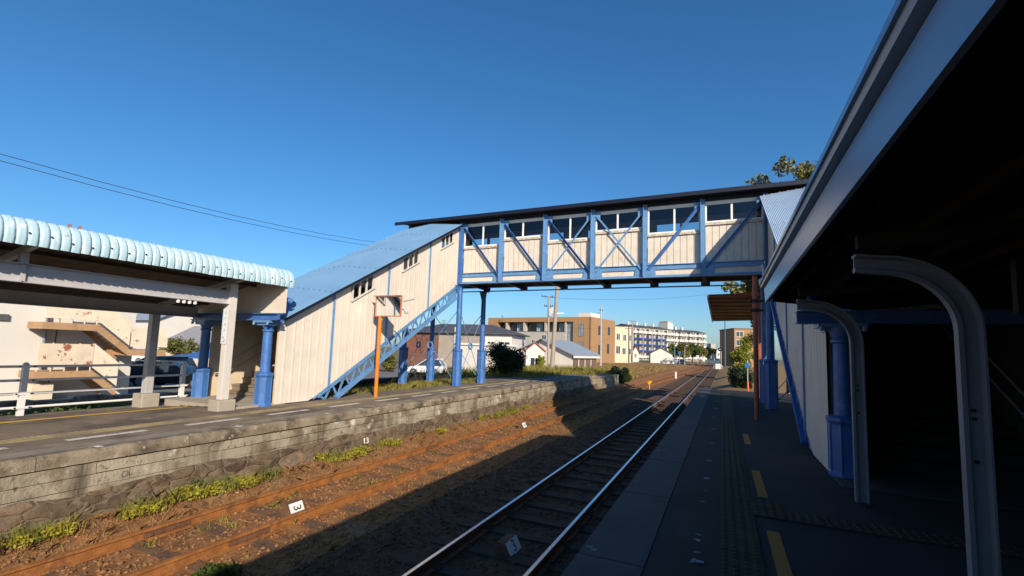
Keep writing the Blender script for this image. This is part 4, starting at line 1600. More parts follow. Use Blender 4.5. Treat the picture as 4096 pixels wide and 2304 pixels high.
for i, (u, D, hh, w, mm) in enumerate(((2700, 150, 5.2, 3.2, 'leaf'), (2735, 150, 6.2, 3.6, 'leafolive'), (2770, 152, 6.4, 3.6, 'leaf'), (2800, 156, 5.6, 3.0, 'leafolive'), (2838, 185, 6.6, 3.0, 'leafdark'))):
    p = pt(u, 1440, D)
    tree('tree', ['dark green tree in front of white apartment block, leftmost of the row', 'olive tree just right of the blue street sign pole', 'green tree below the right wing of white apartment block',
                  'olive tree at the right end of the far row of trees', 'dark distant tree beyond the level crossing'][i],
         (p.x, p.y, -1.1), (p.x, p.y, hh * .52), (w * .62, w * .62, hh * .36), 1, 1500, .32, M[mm], 'trees in front of the white apartment block', 14, w * .3, 50 + i, .16)
p = pt(720, 1390, 36)
tree('pine_tree', 'spreading low pine tree behind the parked dark cars', (p.x, p.y, -1.1), (p.x, p.y, .75), (1.6, 1.6, .55), 1, 2400, .09, M['leafolive'], None, 14, .45, 77, .1)

# ------------------------------------------------------------------ buildings
ZB = -1.12


def roof_gable(b, W_, D_, z0, zr, ov=.4, axis='s', th=.14):
    """ridge runs along axis s (width) or t (depth)"""
    if axis == 's':
        for t0, t1 in ((-ov, D_ / 2), (D_ + ov, D_ / 2)):
            zz = z0 - (zr - z0) * ov / (D_ / 2)
            b.hexa([(-ov, t0, zz), (W_ + ov, t0, zz), (W_ + ov, t1, zr), (-ov, t1, zr), (-ov, t0, zz + th), (W_ + ov, t0, zz + th), (W_ + ov, t1, zr + th), (-ov, t1, zr + th)])
    else:
        for s0, s1 in ((-ov, W_ / 2), (W_ + ov, W_ / 2)):
            zz = z0 - (zr - z0) * ov / (W_ / 2)
            b.hexa([(s0, -ov, zz), (s1, -ov, zr), (s1, D_ + ov, zr), (s0, D_ + ov, zz), (s0, -ov, zz + th), (s1, -ov, zr + th), (s1, D_ + ov, zr + th), (s0, D_ + ov, zz + th)])


def roof_hip(b, W_, D_, z0, zr, ov=.5, th=.14):
    r = D_ / 2
    o = [(-ov, -ov, z0), (W_ + ov, -ov, z0), (W_ + ov, D_ + ov, z0), (-ov, D_ + ov, z0), (r, r, zr), (W_ - r, r, zr)]
    b.add(o + [(p[0], p[1], p[2] + th) for p in o[:4]] , [(0, 3, 2, 1), (0, 1, 7, 6), (1, 2, 8, 7), (2, 3, 9, 8), (3, 0, 6, 9), (6, 7, 5, 4), (7, 8, 5), (8, 9, 4, 5), (9, 6, 4)])


def window(fr, t, s0, s1, z0, z1, pane=None, proud=.04, fm=None):
    b = MB(fr)
    w = min(.07, (s1 - s0) * .12)
    b.box(s0, s1, -proud, .0, z0, z0 + w)
    b.box(s0, s1, -proud, .0, z1 - w, z1)
    b.box(s0, s0 + w, -proud, .0, z0 + w, z1 - w)
    b.box(s1 - w, s1, -proud, .0, z0 + w, z1 - w)
    m_ = (s0 + s1) / 2
    b.box(m_ - w / 2, m_ + w / 2, -proud, .0, z0 + w, z1 - w)
    o = b.build('window', fm or M['windowframe'], t)
    MB(fr).box(s0 + w * .5, s1 - w * .5, -proud * .4, .02, z0 + w * .5, z1 - w * .5).build('pane', pane or M['pane'], o)
    return o


def house(name, label, A, B, depth, zw, zr=None, wall=None, roofm=None, axis='s', wins=(), cat='house', ov=.4, group=None, door=None):
    fr, Wd = frame(A, B)
    c = fr((Wd / 2, depth / 2, ZB))
    t = thing(name, label, cat, tuple(c), group)
    b = MB(fr)
    b.box(0, Wd, 0, depth, ZB - .1, zw)
    if zr and axis == 't':
        b.prism([(0, 0.003, zw), (Wd, 0.003, zw), (Wd / 2, 0.003, zr)], (0, 0, 0)) if False else None
        b.add([(0, 0, zw), (Wd, 0, zw), (Wd / 2, 0, zr), (0, depth, zw), (Wd, depth, zw), (Wd / 2, depth, zr)], [(0, 1, 2), (3, 5, 4)])
    elif zr and axis == 's':
        b.add([(0, 0, zw), (0, depth, zw), (0, depth / 2, zr), (Wd, 0, zw), (Wd, depth, zw), (Wd, depth / 2, zr)], [(0, 2, 1), (3, 4, 5)])
    b.build('wall', wall, t)
    if zr:
        rb = MB(fr)
        if axis == 'hip':
            roof_hip(rb, Wd, depth, zw, zr, ov)
        else:
            roof_gable(rb, Wd, depth, zw, zr, ov, axis)
        rb.build('roof', roofm, t)
    elif roofm:
        MB(fr).box(-.15, Wd + .15, -.15, depth + .15, zw, zw + .22).build('roof', roofm, t)
    for w in wins:
        window(fr, t, *w)
    if door:
        MB(fr).box(door[0], door[1], -.05, .02, ZB, door[2]).build('door', M['slate'], t)
    return t, fr, Wd


def px(u, D):
    p = pt(u, 1430, D)
    return (p.x, p.y)


# brown house behind the columns
t, fr, Wd = house('house', 'low brown, beige and white house with dark hipped roof behind the blue columns', px(1612, 66), px(2046, 62), 8, 3.55, 5.05, M['whitewall'], M['slate'], 'hip', ov=.6)
k_ = Wd / 434
MB(fr).box(.02, 145 * k_, -.06, 0, ZB, 3.5).build('brown_panel', M['brownwall'], t)
MB(fr).box(146 * k_, 205 * k_, -.06, 0, ZB, 3.5).build('beige_panel', M['beigewall'], t)
MB(fr).box(228 * k_, 330 * k_, -.06, 0, ZB, 3.5).build('beige_panel', M['beigewall'], t)
MB(fr).box(331 * k_, Wd - .02, -.08, 0, ZB, 3.5).build('white_wall', M['whitewall'], t)
MB(fr).box(212 * k_, 216 * k_, -.35, -.2, ZB, 4.4).build('drain_pipe', M['yellowwall'], t)
fr2 = lambda p, f=fr: f((p[0], p[1] - .08, p[2]))
for u0, u1 in ((340, 368), (384, 428)):
    window(fr2, t, u0 * k_, u1 * k_, 1.35, 2.6)
house('garage', 'flat white garage seen between the two right blue columns', px(1838, 52), px(1985, 50), 5, 1.9, None, M['whitewall'], M['white'], cat='garage')
house('shed', 'small cream gabled shed with red ridge right of the dark shrub', px(2104, 57), px(2176, 57), 4, 1.55, 2.45, M['whitewall'], M['redtile'], 't', cat='shed', ov=.2, wins=[(.5, 1.7, -.9, .7)])
# grey-blue roofed house beside the pole
fr, Wd = frame(px(2288, 60), px(2386, 66))
t = thing('house', 'white house with sloping blue-grey metal roof right of the leaning concrete pole', 'house', tuple(fr((Wd / 2, 3, ZB))))
b = MB(fr)
b.box(0, Wd, 0, 9, ZB, 1.2)
b.add([(0, 0, 1.2), (0, 9, 1.2), (0, 4.5, 3.0), (Wd, 0, 1.2), (Wd, 9, 1.2), (Wd, 4.5, 3.0)], [(0, 2, 1), (3, 4, 5)])
b.build('wall', M['whitewall'], t)
b = MB(fr)
roof_gable(b, Wd, 9, 1.25, 3.05, .5, 's', .1)
b.build('roof', M['steelroof'], t)
MB(fr).box(-.3, Wd + .3, -.42, -.36, .75, 1.1).build('eave_board', M['white'], t)
for k in range(4):
    MB(fr).box(.2 + k * Wd / 4, (k + 1) * Wd / 4 - .1, -.04, 0, ZB + .2, .6).build('shutter', M['browntile'], t)

# tan apartment block
fr, Wd = frame(px(1947, 124), px(2363, 108))
t = thing('apartment_building', 'tan three storey apartment block with a dark balcony recess', 'building', tuple(fr((Wd / 2, 5, ZB))))
k_ = Wd / 416
ss = lambda u: (u - 1947) * k_
ZT = 9.9
MB(fr).box(0, Wd, 1.9, 13, ZB, ZT - .02).build('wall', M['tan'], t)
b = MB(fr)
b.box(0, Wd, 0, 1.9, 8.75, ZT)
b.box(ss(2298), Wd, 0, 1.9, ZB, 8.75)
b.box(0, ss(1990), 0, 1.9, ZB, 8.75)
b.build('front_wall', M['tan'], t)
MB(fr).box(ss(1990), ss(2298), 1.80, 1.895, 5.2, 8.75).build('recess_wall', M['carblack'], t)
MB(fr).box(ss(2035), ss(2270), -.1, 1.75, ZB, 6.2).build('grey_wall', M['greyrender'], t)
MB(fr).box(ss(1990), ss(2035), .6, 1.75, ZB, 5.6).build('side_wall', M['greyrender'], t)
MB(fr).box(ss(2272), ss(2296), .8, 1.79, ZB, 8.7).build('glass_stairwell', M['paneblue'], t)
for u in (2062, 2145, 2235):
    fr2 = lambda p, f=fr: f((p[0], p[1] + 1.79, p[2]))
    window(fr2, t, ss(u), ss(u + 22), 6.5, 8.4, M['paneblue'])
for u in (2028, 2103, 2190, 2268):
    MB(fr).box(ss(u - 3), ss(u + 3), .2, 1.78, 6.2, 8.74).build('balcony_divider', M['greyrender'], t)
b = MB(fr)
b.box(ss(2035), ss(2270), -.1, -.04, 6.2, 6.35)
b.build('balcony_rail', M['slate'], t)
for u, w_, z0, z1 in ((2060, 14, 2.6, 4.4), (2098, 18, 2.2, 5.5), (2139, 14, 2.6, 4.3), (2180, 18, 2.2, 5.5), (2225, 16, 3.2, 4.3)):
    fr2 = lambda p, f=fr: f((p[0], p[1] - .1, p[2]))
    window(fr2, t, ss(u), ss(u + w_), z0, z1, M['pane'])
for u, z0, z1 in ((2317, 5.2, 8.1), (2317, 1.6, 3.9)):
    window(fr, t, ss(u), ss(u + 19), z0, z1, M['paneblue'], fm=M['slate'])
# its receding right side
fr2, Wd2 = frame(px(2363, 108.05), px(2459, 119))
for s0, z0, z1 in ((3.0, 5.8, 8.0), (7.4, 6.0, 8.0), (3.1, 1.0, 3.4), (7.1, 1.4, 3.8)):
    window((lambda p: fr2((p[0] * Wd2 / 11, p[1] - .02, p[2]))), t, s0, s0 + 1.0, z0, z1, M['pane'], fm=M['slate'])
MB(fr2).box(0, Wd2, 0, 4, ZB, ZT - .03).build('side_wing', M['tan'], t)
MB(fr2).box(.3, 5.5, .4, 3.6, ZT - .03, ZT + 1.0).build('roof_hut', M['whitewall'], t)
MB(fr).box(ss(2359), ss(2361), -.12, 0, ZB, ZT).build('drain_pipe', M['browntile'], t)
# cream render block
house('apartment_building', 'narrow cream rendered block right of the tan apartments', px(2459, 128), px(2524, 127.5), 9, 9.0, None, M['yellowwall'], M['slate'], cat='building',
      wins=[(.4, 1.4, 5.2, 7.0), (2.2, 3.1, 5.0, 6.8), (3.9, 4.6, 5.0, 6.7), (2.0, 3.0, 1.3, 3.1), (3.8, 4.5, 1.3, 3.0), (.3, 1.5, 1.4, 3.6)])
# white apartment block, two wings
t = thing('apartment_building', 'long white five storey apartment block with rows of balconies far beyond the tracks', 'building', tuple(pt(2670, 1430, 220)))
for wi, (u0, D0, u1, D1, nb) in enumerate(((2524, 205, 2690, 222, 9), (2690, 222, 2820, 232, 7))):
    fr, Wd = frame(px(u0, D0), px(u1, D1))
    top = 13.6 - wi * .6
    MB(fr).box(0, Wd, 0, 11, ZB, top).build('wall', M['greyrender'], t)
    b = MB(fr)
    roof_gable(b, Wd, 11, top, top + 1.2, .5, 's', .2)
    b.build('roof', M['slate'], t)
    bw = Wd / nb
    for f in range(5):
        z = ZB + 1.0 + f * 2.75
        for q in range(nb):
            s0 = q * bw + .25
            blue_ = wi == 0 and f in (1, 2, 3) and q < 7
            MB(fr).box(s0, s0 + bw - (.5 if not blue_ else .25), -1.3, -.02, z, z + (1.05 if not blue_ else .7)).build('balcony', M['bluepanel'] if blue_ else M['offwhite'], t)
            MB(fr).box(s0 + .1, s0 + bw * .62, -.05, -.005, z + .1, z + 2.1).build('window', M['pane'], t)
            if q % 2 == 0:
                MB(fr).box(s0 - .35, s0 - .15, -1.3, -.02, z - .9, z + 2.2).build('balcony_divider', M['offwhite'], t)
    for q in range(5 - 2 * wi):
        MB(fr).box((q + .6) * Wd / 5, (q + .6) * Wd / 5 + .9, 5.0, 6.0, top + .9, top + 2.6).build('chimney', M['white'], t)
    if wi == 0:
        MB(fr).box(Wd - 3.0, Wd + 1.2, .5, 6, top, top + 3.2).build('lift_tower', M['offwhite'], t)
        MB(fr).box(Wd - 2.6, Wd + .8, .9, 5.6, top + 3.2, top + 4.2).build('water_tank', M['greyrender'], t)
house('warehouse', 'white gabled shed with dark roof near the level crossing', px(2602, 141), px(2690, 139.5), 9, 1.9, 3.6, M['whitewall'], M['slate'], 't', cat='shed', ov=.4)
house('house', 'small cream house left of the white gabled shed', px(2531, 146), px(2556, 145.8), 5, 2.3, 4.0, M['whitewall'], M['redtile'], 't', wins=[(.5, 1.2, .3, 1.6)])
house('apartment_building', 'tan and brown block behind the slender yellow-green tree', px(2938, 115), px(3030, 114.5), 10, 8.6, None, M['tan'], M['browntile'], cat='building',
      wins=[(.4, 2.2, 1.0, 2.6), (.4, 2.2, 4.4, 5.9), (3.0, 4.8, 4.4, 5.9), (.4, 2.2, 6.6, 8.0), (3.0, 4.8, 1.0, 2.6)])
house('tower_block', 'pale distant tower block beyond the level crossing', px(2844, 420), px(2862, 420), 8, 13, None, M['greyrender'], M['greyrender'], cat='building')
house('house', 'white distant house beside the railway signal', px(2866, 240), px(2884, 240), 6, 5.2, None, M['whitewall'], M['slate'], wins=[(.5, 1.6, 2, 3.5)])
house('house', 'grey distant house right of the level crossing', px(2900, 210), px(2926, 206), 6, 3.2, 4.6, M['greyrender'], M['browntile'])

# white building with the outside stairs
t = thing('apartment_building', 'white building with rusty tan outside stairs beyond the guard fence', 'building', (-27, 4, -1.1))
MB().box(-32, -24.3, -14, 8.95, -1.15, 5.2).build('wall', M['offwhite'], t)
MB().box(-32, -24.45, 8.955, 12.0, -1.15, 5.1).build('stairwell_wall', M['offwhite'], t)
MB().tube((-24.22, 8.86, -1.1), (-24.22, 8.86, 5.1), .05, n=8).build('drain_pipe', M['paneblue'], t, smooth=60)
MB().tube((-24.38, 9.2, -1.1), (-24.38, 9.35, 5.1), .015, n=6).build('cable', M['black'], t)
MB().box(-24.29, -24.2, 4.3, 7.8, 2.0, 2.22).build('dark_band', M['slate'], t)
MB().box(-24.44, -24.33, 8.96, 11.1, .95, 1.02).build('ledge', M['greysteel'], t)


def xbox(b, y0, y1, z0a, z1a, z0b, z1b, x0, x1):
    b.hexa([(x0, y0, z0a), (x1, y0, z0a), (x1, y1, z0b), (x0, y1, z0b), (x0, y0, z1a), (x1, y0, z1a), (x1, y1, z1b), (x0, y1, z1b)])


def flight(y0, y1, ye, z0, z1, zpl, rail_m):
    """landing y0..y1 at height z0, flight down to ye at z1"""
    XO, XI = -23.0, -24.2
    b = MB()
    b.box(XI, XO, y0, y1, z0 - .26, z0)
    xbox(b, y1, ye, z0 - .30, z0, z1 - .30, z1, XO - .05, XO)
    xbox(b, y1, ye, z0 - .30, z0, z1 - .30, z1, XI, XI + .05)
    n = 8
    for i in range(n):
        ya, yb = y1 + (ye - y1) * i / n, y1 + (ye - y1) * (i + 1) / n
        za = z0 + (z1 - z0) * (i + 1) / n
        b.box(XI + .05, XO - .051, ya, yb + .02, za - .02, za + .03)
        b.prism([(XO - .0, ya, za + .03), (XO - .0, yb, za + .03), (XO - .0, ya, za + .03 + (z0 - z1) / n)], (.012, 0, 0))
    b.build('stair_flight', M['stair'], t)
    b = MB()
    b.box(XO - .03, XO - .005, y0 + .05, y1, z0 + .16, z0 + 1.05)
    for q in range(5):
        y = y0 + .06 + (y1 - y0 - .1) * q / 4
        b.box(XO - .05, XO - .031, y - .02, y + .02, z0, z0 + 1.08)
    b.build('landing_railing', rail_m, t)
    b = MB()
    xbox(b, y1 + .02, ye, z0 + .12, z0 + 1.02, z1 + .14, z1 + 1.02, XO - .03, XO - .006)
    b.beam((XO - .02, y1, z0 + 1.06), (XO - .02, ye, z1 + 1.06), .06, .05)
    b.build('flight_railing', M['rail_panel'], t)


flight(8.32, 10.0, 11.15, 1.99, 1.03, 0, M['rail_panel'])
b = MB()
b.box(-24.2, -23.0, 11.15, 12.6, .74, 1.0)
b.build('stair_landing', M['stair'], t)
b = MB()
b.box(-23.03, -23.005, 11.2, 12.6, 1.12, 1.95)
b.box(-24.2, -23.0, 12.58, 12.62, 1.1, 1.95)
b.build('landing_railing', M['rail_panel'], t)
flight(8.25, 9.95, 10.85, .14, -.66, 0, M['rustpanel'])
MB().box(-24.1, -23.4, 8.4, 9.0, -1.1, -.35).build('pump_box', M['yellowwall'], t)
mb = thing('mailbox_rack', 'brown rack of mailboxes on the wall below the outside stairs', 'mailbox', (-24.3, 10.4, .4))
MB().box(-24.44, -24.2, 9.75, 11.3, .28, .92).build('case', M['beigewall'], mb)
for i in range(4):
    for j in range(2):
        MB().box(-24.198, -24.185, 9.79 + .375 * i, 10.13 + .375 * i, .31 + .31 * j, .59 + .31 * j).build('door', M['stair'], mb)

# houses seen behind the fence
house('house', 'white house with grey steel roofs just right of the outside stairs', px(500, 52), px(606, 50), 6, 3.6, 5.0, M['whitewall'], M['steelroof'], wins=[(.4, 1.4, 1.4, 2.6), (1.9, 2.7, 1.4, 2.6)])
house('house', 'low house with blue-purple tiled roof behind the concrete canopy post', px(632, 62), px(712, 60), 6, 3.2, 4.9, M['whitewall'], M['purpletile'])
house('house', 'house with brown tiled roof left of the shaded blue column', px(712, 64), px(805, 62), 6, 2.9, 4.6, M['whitewall'], M['browntile'])
t, fr, Wd = house('apartment_building', 'white flats with air conditioners behind the tiled roofs', px(690, 82), px(830, 82), 8, 7.5, None, M['whitewall'], M['slate'], cat='building', wins=[(2.5, 3.7, 4.6, 6.2), (4.6, 5.8, 4.6, 6.2)])
for s in (1.0, 2.0):
    MB(fr).box(s, s + .8, -.4, -.05, 5.2, 5.8).build('air_conditioner', M['white'], t)
house('house', 'low house with wide grey tiled roof behind the pine tree', px(652, 44), px(800, 43), 7, 1.0, 2.75, M['creamin'], M['greytile'], ov=.6)
fr, Wd = frame(px(662, 34.5), px(815, 33))
t = thing('carport', 'open carport with sloping blue sheet roof behind the dark cars', 'carport', tuple(fr((Wd / 2, 2, ZB))))
b = MB(fr)
b.hexa([(0, 0, .15), (Wd, 0, .15), (Wd, 4, .75), (0, 4, .75), (0, 0, .20), (Wd, 0, .20), (Wd, 4, .80), (0, 4, .80)])
b.build('roof', M['bluesheet'], t)
for s in (.1, Wd - .1):
    for q, z in ((.2, .16), (3.8, .7)):
        MB(fr).box(s - .04, s + .04, q - .04, q + .04, ZB, z).build('post', M['greysteel'], t)

def clutter(u, v, D, kind, parent):
    p = pt(u, v, D)
    b = MB()
    if kind == 'air_conditioner':
        b.box(p.x - .4, p.x + .4, p.y - .15, p.y + .15, p.z - .3, p.z + .3)
        b.build(kind, M['white'], parent)
    else:
        b.tube((p.x, p.y, p.z - 1.2), (p.x, p.y, p.z + .7), .03, n=6)
        for q in (.25, .45, .65):
            b.beam((p.x - .45, p.y, p.z + q), (p.x + .45, p.y, p.z + q), .03, .03)
        b.build(kind, M['black'], parent)


hs_ = {o['label']: o for o in bpy.data.objects if o.get('label')}
bh = hs_['low brown, beige and white house with dark hipped roof behind the blue columns']
clutter(1760, 1443, 62.2, 'air_conditioner', bh)
clutter(1775, 1300, 66, 'antenna', bh)
ta = hs_['tan three storey apartment block with a dark balcony recess']
clutter(2009, 1272, 120, 'antenna', ta)
clutter(2393, 1262, 114, 'antenna', ta)

# ------------------------------------------------------------------ vehicles
def car(name, label, c, ang, L, Wd, H, paint, style='wagon', z0=-1.05, cat='car', group=None):
    t = thing(name, label, cat, (c[0], c[1], z0), group)
    e = Vector((math.cos(ang), math.sin(ang), 0))
    n = Vector((-e.y, e.x, 0))
    o = Vector((c[0], c[1], z0))
    fr = lambda p: o + e * p[0] + n * p[1] + Vector((0, 0, p[2]))
    h = L / 2
    belt = H * .60
    if style == 'van':
        body = [(-h, .25), (-h, belt), (-h + .05, belt + .05), (h - .75, belt + .02), (h - .12, belt * .72), (h, belt * .5), (h, .25)]
        cab = [(-h + .06, belt + .03), (-h + .12, H - .06), (-h + .3, H), (h - 1.7, H), (h - .80, belt + .02)]
    elif style == 'hatch':
        body = [(-h, .28), (-h - .0, belt * .85), (-h + .1, belt), (h - 1.0, belt), (h - .2, belt * .8), (h, belt * .55), (h, .25)]
        cab = [(-h + .12, belt), (-h + .45, H - .08), (-h + .75, H), (h - 1.9, H), (h - 1.05, belt)]
    else:
        body = [(-h, .28), (-h, belt * .86), (-h + .08, belt), (h - 1.25, belt), (h - .25, belt * .82), (h, belt * .58), (h, .25)]
        cab = [(-h + .10, belt), (-h + .35, H - .08), (-h + .6, H), (h - 2.2, H), (h - 1.30, belt)]
    b = MB(fr)
    w = Wd / 2
    b.prism([(x, -w, z) for x, z in body], (0, Wd, 0))
    b.build('body', paint, t, bevel=.05, smooth=50)
    q = w - .10
    b = MB(fr)
    n_ = len(cab)
    vs = [(x, -(w - .02 if z < belt + .1 else q - .06), z) for x, z in cab] + [(x, (w - .02 if z < belt + .1 else q - .06), z) for x, z in cab]
    b.add(vs, [tuple(range(n_ - 1, -1, -1)), tuple(range(n_, 2 * n_))] + [(i, (i + 1) % n_, n_ + (i + 1) % n_, n_ + i) for i in range(n_)])
    b.build('cabin', M['pane'], t, bevel=.03, smooth=50)
    b = MB(fr)
    top = [p for p in cab if p[1] > H - .12]
    b.box(top[0][0] + .02, top[-1][0] - .02, -q + .08, q - .08, H - .01, H + .015)
    for x, z in ((cab[0], cab[1]), (cab[-1], cab[-2])):
        for s in (-1, 1):
            b.beam((x[0], s * (w - .03), x[1]), (z[0], s * (q - .05), z[1]), .07, .05)
    xm = (cab[0][0] + cab[-1][0]) / 2
    for s in (-1, 1):
        b.beam((xm, s * (w - .02), belt), (xm + .05, s * (q - .05), H - .02), .08, .03)
    b.build('roof', paint, t)
    r = .31
    for x in (-h + .75, h - .80):
        for s in (-1, 1):
            y = s * (w - .10)
            wb = MB(fr)
            wb.tube((x, y - .10, r), (x, y + .11 * s if False else y + .10, r), r, n=18)
            wo = wb.build('wheel', M['tyre'], t, smooth=50)
            MB(fr).tube((x, y + s * .09, r), (x, y + s * .108, r), r * .62, n=14).build('rim', M['rim'], wo, smooth=50)
    for s in (-1, 1):
        MB(fr).box(h - .10, h + .012, s * (w - .22) - .14, s * (w - .22) + .14, belt * .60, belt * .74).build('headlight', M['lampclear'], t)
        MB(fr).box(-h - .012, -h + .08, s * (w - .16) - .10, s * (w - .16) + .10, belt * .66, belt * .86).build('tail_light', M['lampred'], t)
    return t


p = pt(612, 1520, 29)
car('parked_car', 'dark blue estate car parked behind the concrete canopy post', (p.x, p.y), R(-155), 4.3, 1.7, 1.45, M['carblue'])
p = pt(712, 1530, 25)
car('parked_car', 'black car with red tail lamp parked left of the shaded blue column', (p.x, p.y), R(28), 4.3, 1.7, 1.35, M['carblack'])
p = pt(520, 1440, 46)
car('parked_car', 'white estate car parked far behind, right of the outside stairs', (p.x, p.y), R(28), 4.4, 1.7, 1.45, M['carwhite'])
p = pt(1705, 1490, 43)
car('parked_car', 'white compact car parked behind the left blue columns', (p.x, p.y), R(-160), 3.6, 1.6, 1.45, M['carwhite'], 'hatch')
p = pt(2854, 1450, 168)
car('van', 'grey-blue van on the level crossing', (p.x, p.y), R(180), 4.4, 1.8, 1.9, M['carteal'], 'van', -1.0, 'van')
p = pt(2668, 1450, 133)
car('parked_car', 'grey off-road car in front of the white gabled shed', (p.x, p.y), R(205), 3.4, 1.7, 1.75, M['carsilver'], 'van')
p = pt(2672, 1450, 126)
car('parked_car', 'low white car in front of the grey off-road car', (p.x, p.y), R(200), 2.9, 1.5, 1.0, M['carwhite'], 'hatch')
p = pt(2718, 1450, 136)
car('parked_car', 'pale grey-blue car under the street pole beside the far trees', (p.x, p.y), R(195), 3.6, 1.7, 1.4, M['steelroof'], 'wagon')

# ------------------------------------------------------------------ poles, wires, signals
def upole(name, label, u, D, vtop, r, arms=(), m='pole', lean=0, zb=-1.1, cat='pole', du=0):
    a = pt(u, 1440, D)
    q = pt(u + du, vtop, D)
    t = thing(name, label, cat, (a.x, a.y, zb))
    MB().path([(a.x, a.y, zb), (q.x, q.y, q.z)], [r, r * .68], 12).build('shaft', M[m], t, smooth=50)
    d = Vector((RIGHT.x, RIGHT.y, 0)).normalized()
    for k, (dz, ln) in enumerate(arms):
        c = Vector((q.x, q.y, q.z - dz))
        b = MB()
        b.beam(c - d * ln, c + d * ln, .08, .08)
        for f in (-.95, -.5, .5, .95):
            b.lathe(tuple(c + d * ln * f + Vector((0, 0, .04))), [(.05, 0), (.06, .08), (.03, .18)], 8)
        b.build('crossarm', M['black'], t)
    return t, q


t, q = upole('concrete_pole', 'thick concrete pole with a white street lamp right of the dark shrub', 2207, 46, 1120, .24, du=24)
c = pt(2232, 1254, 46)
d = Vector((RIGHT.x, RIGHT.y, 0)).normalized()
b = MB()
b.beam(c - d * .15, c + d * .55 + Vector((0, 0, .05)), .12, .10)
b.build('street_lamp', M['white'], t)
t, q = upole('utility_pole', 'thin utility pole with crossarms and a transformer, left of the thick concrete pole', 2193, 60, 1183, .17, ((.15, .9), (1.4, .55)), 'pole', du=2)
b = MB()
c = pt(2200, 1250, 60)
b.lathe((c.x, c.y, c.z - .5), [(.28, 0), (.30, .1), (.30, .9), (.25, 1.0)], 14)
c = pt(2208, 1245, 60)
b.lathe((c.x, c.y, c.z - .4), [(.2, 0), (.22, .1), (.22, .8), (.18, .9)], 14)
b.build('transformer', M['greysteel'], t, smooth=50)
upole('utility_pole', 'slim grey pole in front of the tan apartment block', 2403, 82, 1222, .16, ((.9, .25),), 'greysteel', du=2)
upole('utility_pole', 'utility pole with crossarms left of the white apartment block', 2530, 126, 1282, .18, ((.25, .9), (1.3, .9)), 'pole')
upole('street_pole', 'pale blue pole right of the white gabled shed', 2699, 128, 1388, .12, (), 'bluelight')
upole('street_pole', 'short brown pole in front of the far trees', 2739, 120, 1388, .12, (), 'concrete')
upole('utility_pole', 'blue-grey pole right of the railway signal', 2900, 108, 1255, .15, ((1.2, .35),), 'carteal')
for nm, lb, pts in (
        ('power_line', 'upper of the two thin wires crossing the sky on the left', [(-24, y, 8.04 + .0036 * (y - 8) ** 2) for y in range(-20, 47, 3)]),
        ('power_line', 'lower of the two thin wires crossing the sky on the left', [(-24, y, 7.79 + .0034 * (y - 8) ** 2) for y in range(-20, 47, 3)])):
    o = MB().path(pts, .013, 6).build(nm, M['wire'])
    tag(o, lb, 'wire', 'wires crossing the left sky')
for lb, (u0, v0, D0), (u1, v1, D1), sag in (
        ('thin wire under the footbridge running from transformer pole towards the right', (2193, 1190, 60), (2905, 1165, 100), .9),
        ('thin wire strung low across the front of the tan apartment block', (2193, 1300, 60), (2530, 1300, 126), .8)):
    a, c = pt(u0, v0, D0), pt(u1, v1, D1)
    o = MB().path([a.lerp(c, i / 14) - Vector((0, 0, sag * 4 * (i / 14) * (1 - i / 14))) for i in range(15)], .016, 5).build('power_line', M['wire'])
    tag(o, lb, 'wire')


def sign(name, label, cat, x, y, zb, zt, parts):
    t = thing(name, label, cat, (x, y, zb))
    MB().tube((x, y, zb), (x, y, zt), .03, n=8).build('post', M['greysteel'], t, smooth=50)
    for nm, m_, bb in parts:
        bb.build(nm, M[m_], t)
    return t


x, y = -4.96, 35.4
sign('track_sign', 'orange-yellow downward triangle sign between the distant tracks', 'sign', x, y, -1.05, -.55,
     [('plate', 'sunyellow', MB().prism([(x - .20, y - .04, -.40), (x + .20, y - .04, -.40), (x + .05, y - .04, -.68), (x - .05, y - .04, -.68)], (0, .02, 0)))])
x, y = -4.77, 54.0
t = thing('marker_post', 'short white marker post between the distant tracks', 'post', (x, y, -1.1))
MB().box(x - .09, x + .09, y - .09, y + .09, -1.1, -.32).build('shaft', M['white'], t, bevel=.02)
MB().box(x - .10, x + .10, y - .10, y + .10, -.32, -.28).build('cap', M['white'], t)
p = pt(2872, 1466, 96)
t = thing('relay_box', 'white trackside box on two posts near the level crossing', 'box', (p.x, p.y, -1.05))
MB().box(p.x - .5, p.x + .5, p.y - .3, p.y + .3, p.z - .55, p.z + .55).build('case', M['white'], t, bevel=.03)
MB().box(p.x - .36, p.x + .36, p.y - .32, p.y - .3, p.z - .4, p.z + .4).build('door', M['signwhite'], t)
for q in (-.75, .75):
    MB().box(p.x + q - .05, p.x + q + .05, p.y - .05, p.y + .05, -1.05 - .4, p.z + .3).build('post', M['white'], t)
p = pt(2880, 1398, 118)
t = thing('railway_signal', 'black round railway signal head on a pale post', 'signal', (p.x + .25, p.y, -1.1))
MB().tube((p.x + .25, p.y, -1.1), (p.x + .25, p.y, p.z + .4), .09, n=10).build('post', M['greysteel'], t, smooth=50)
b = MB()
b.tube((p.x, p.y - .12, p.z), (p.x, p.y - .20, p.z), .48, n=20)
b.box(p.x - .2, p.x + .3, p.y - .12, p.y + .05, p.z - .45, p.z + .45)
b.build('head', M['black'], t)
MB().tube((p.x, p.y - .201, p.z), (p.x, p.y - .24, p.z), .14, n=14).build('lens', M['signgrey'], t)
p = pt(2740, 1388, 119)
t = thing('railway_signal', 'small dark signal head in front of the far trees', 'signal', (p.x, p.y, p.z))
MB().tube((p.x, p.y - .1, p.z), (p.x, p.y - .2, p.z), .32, n=16).build('head', M['black'], t)
MB().tube((p.x, p.y - .201, p.z), (p.x, p.y - .22, p.z), .1, n=12).build('lens', M['signgrey'], t)
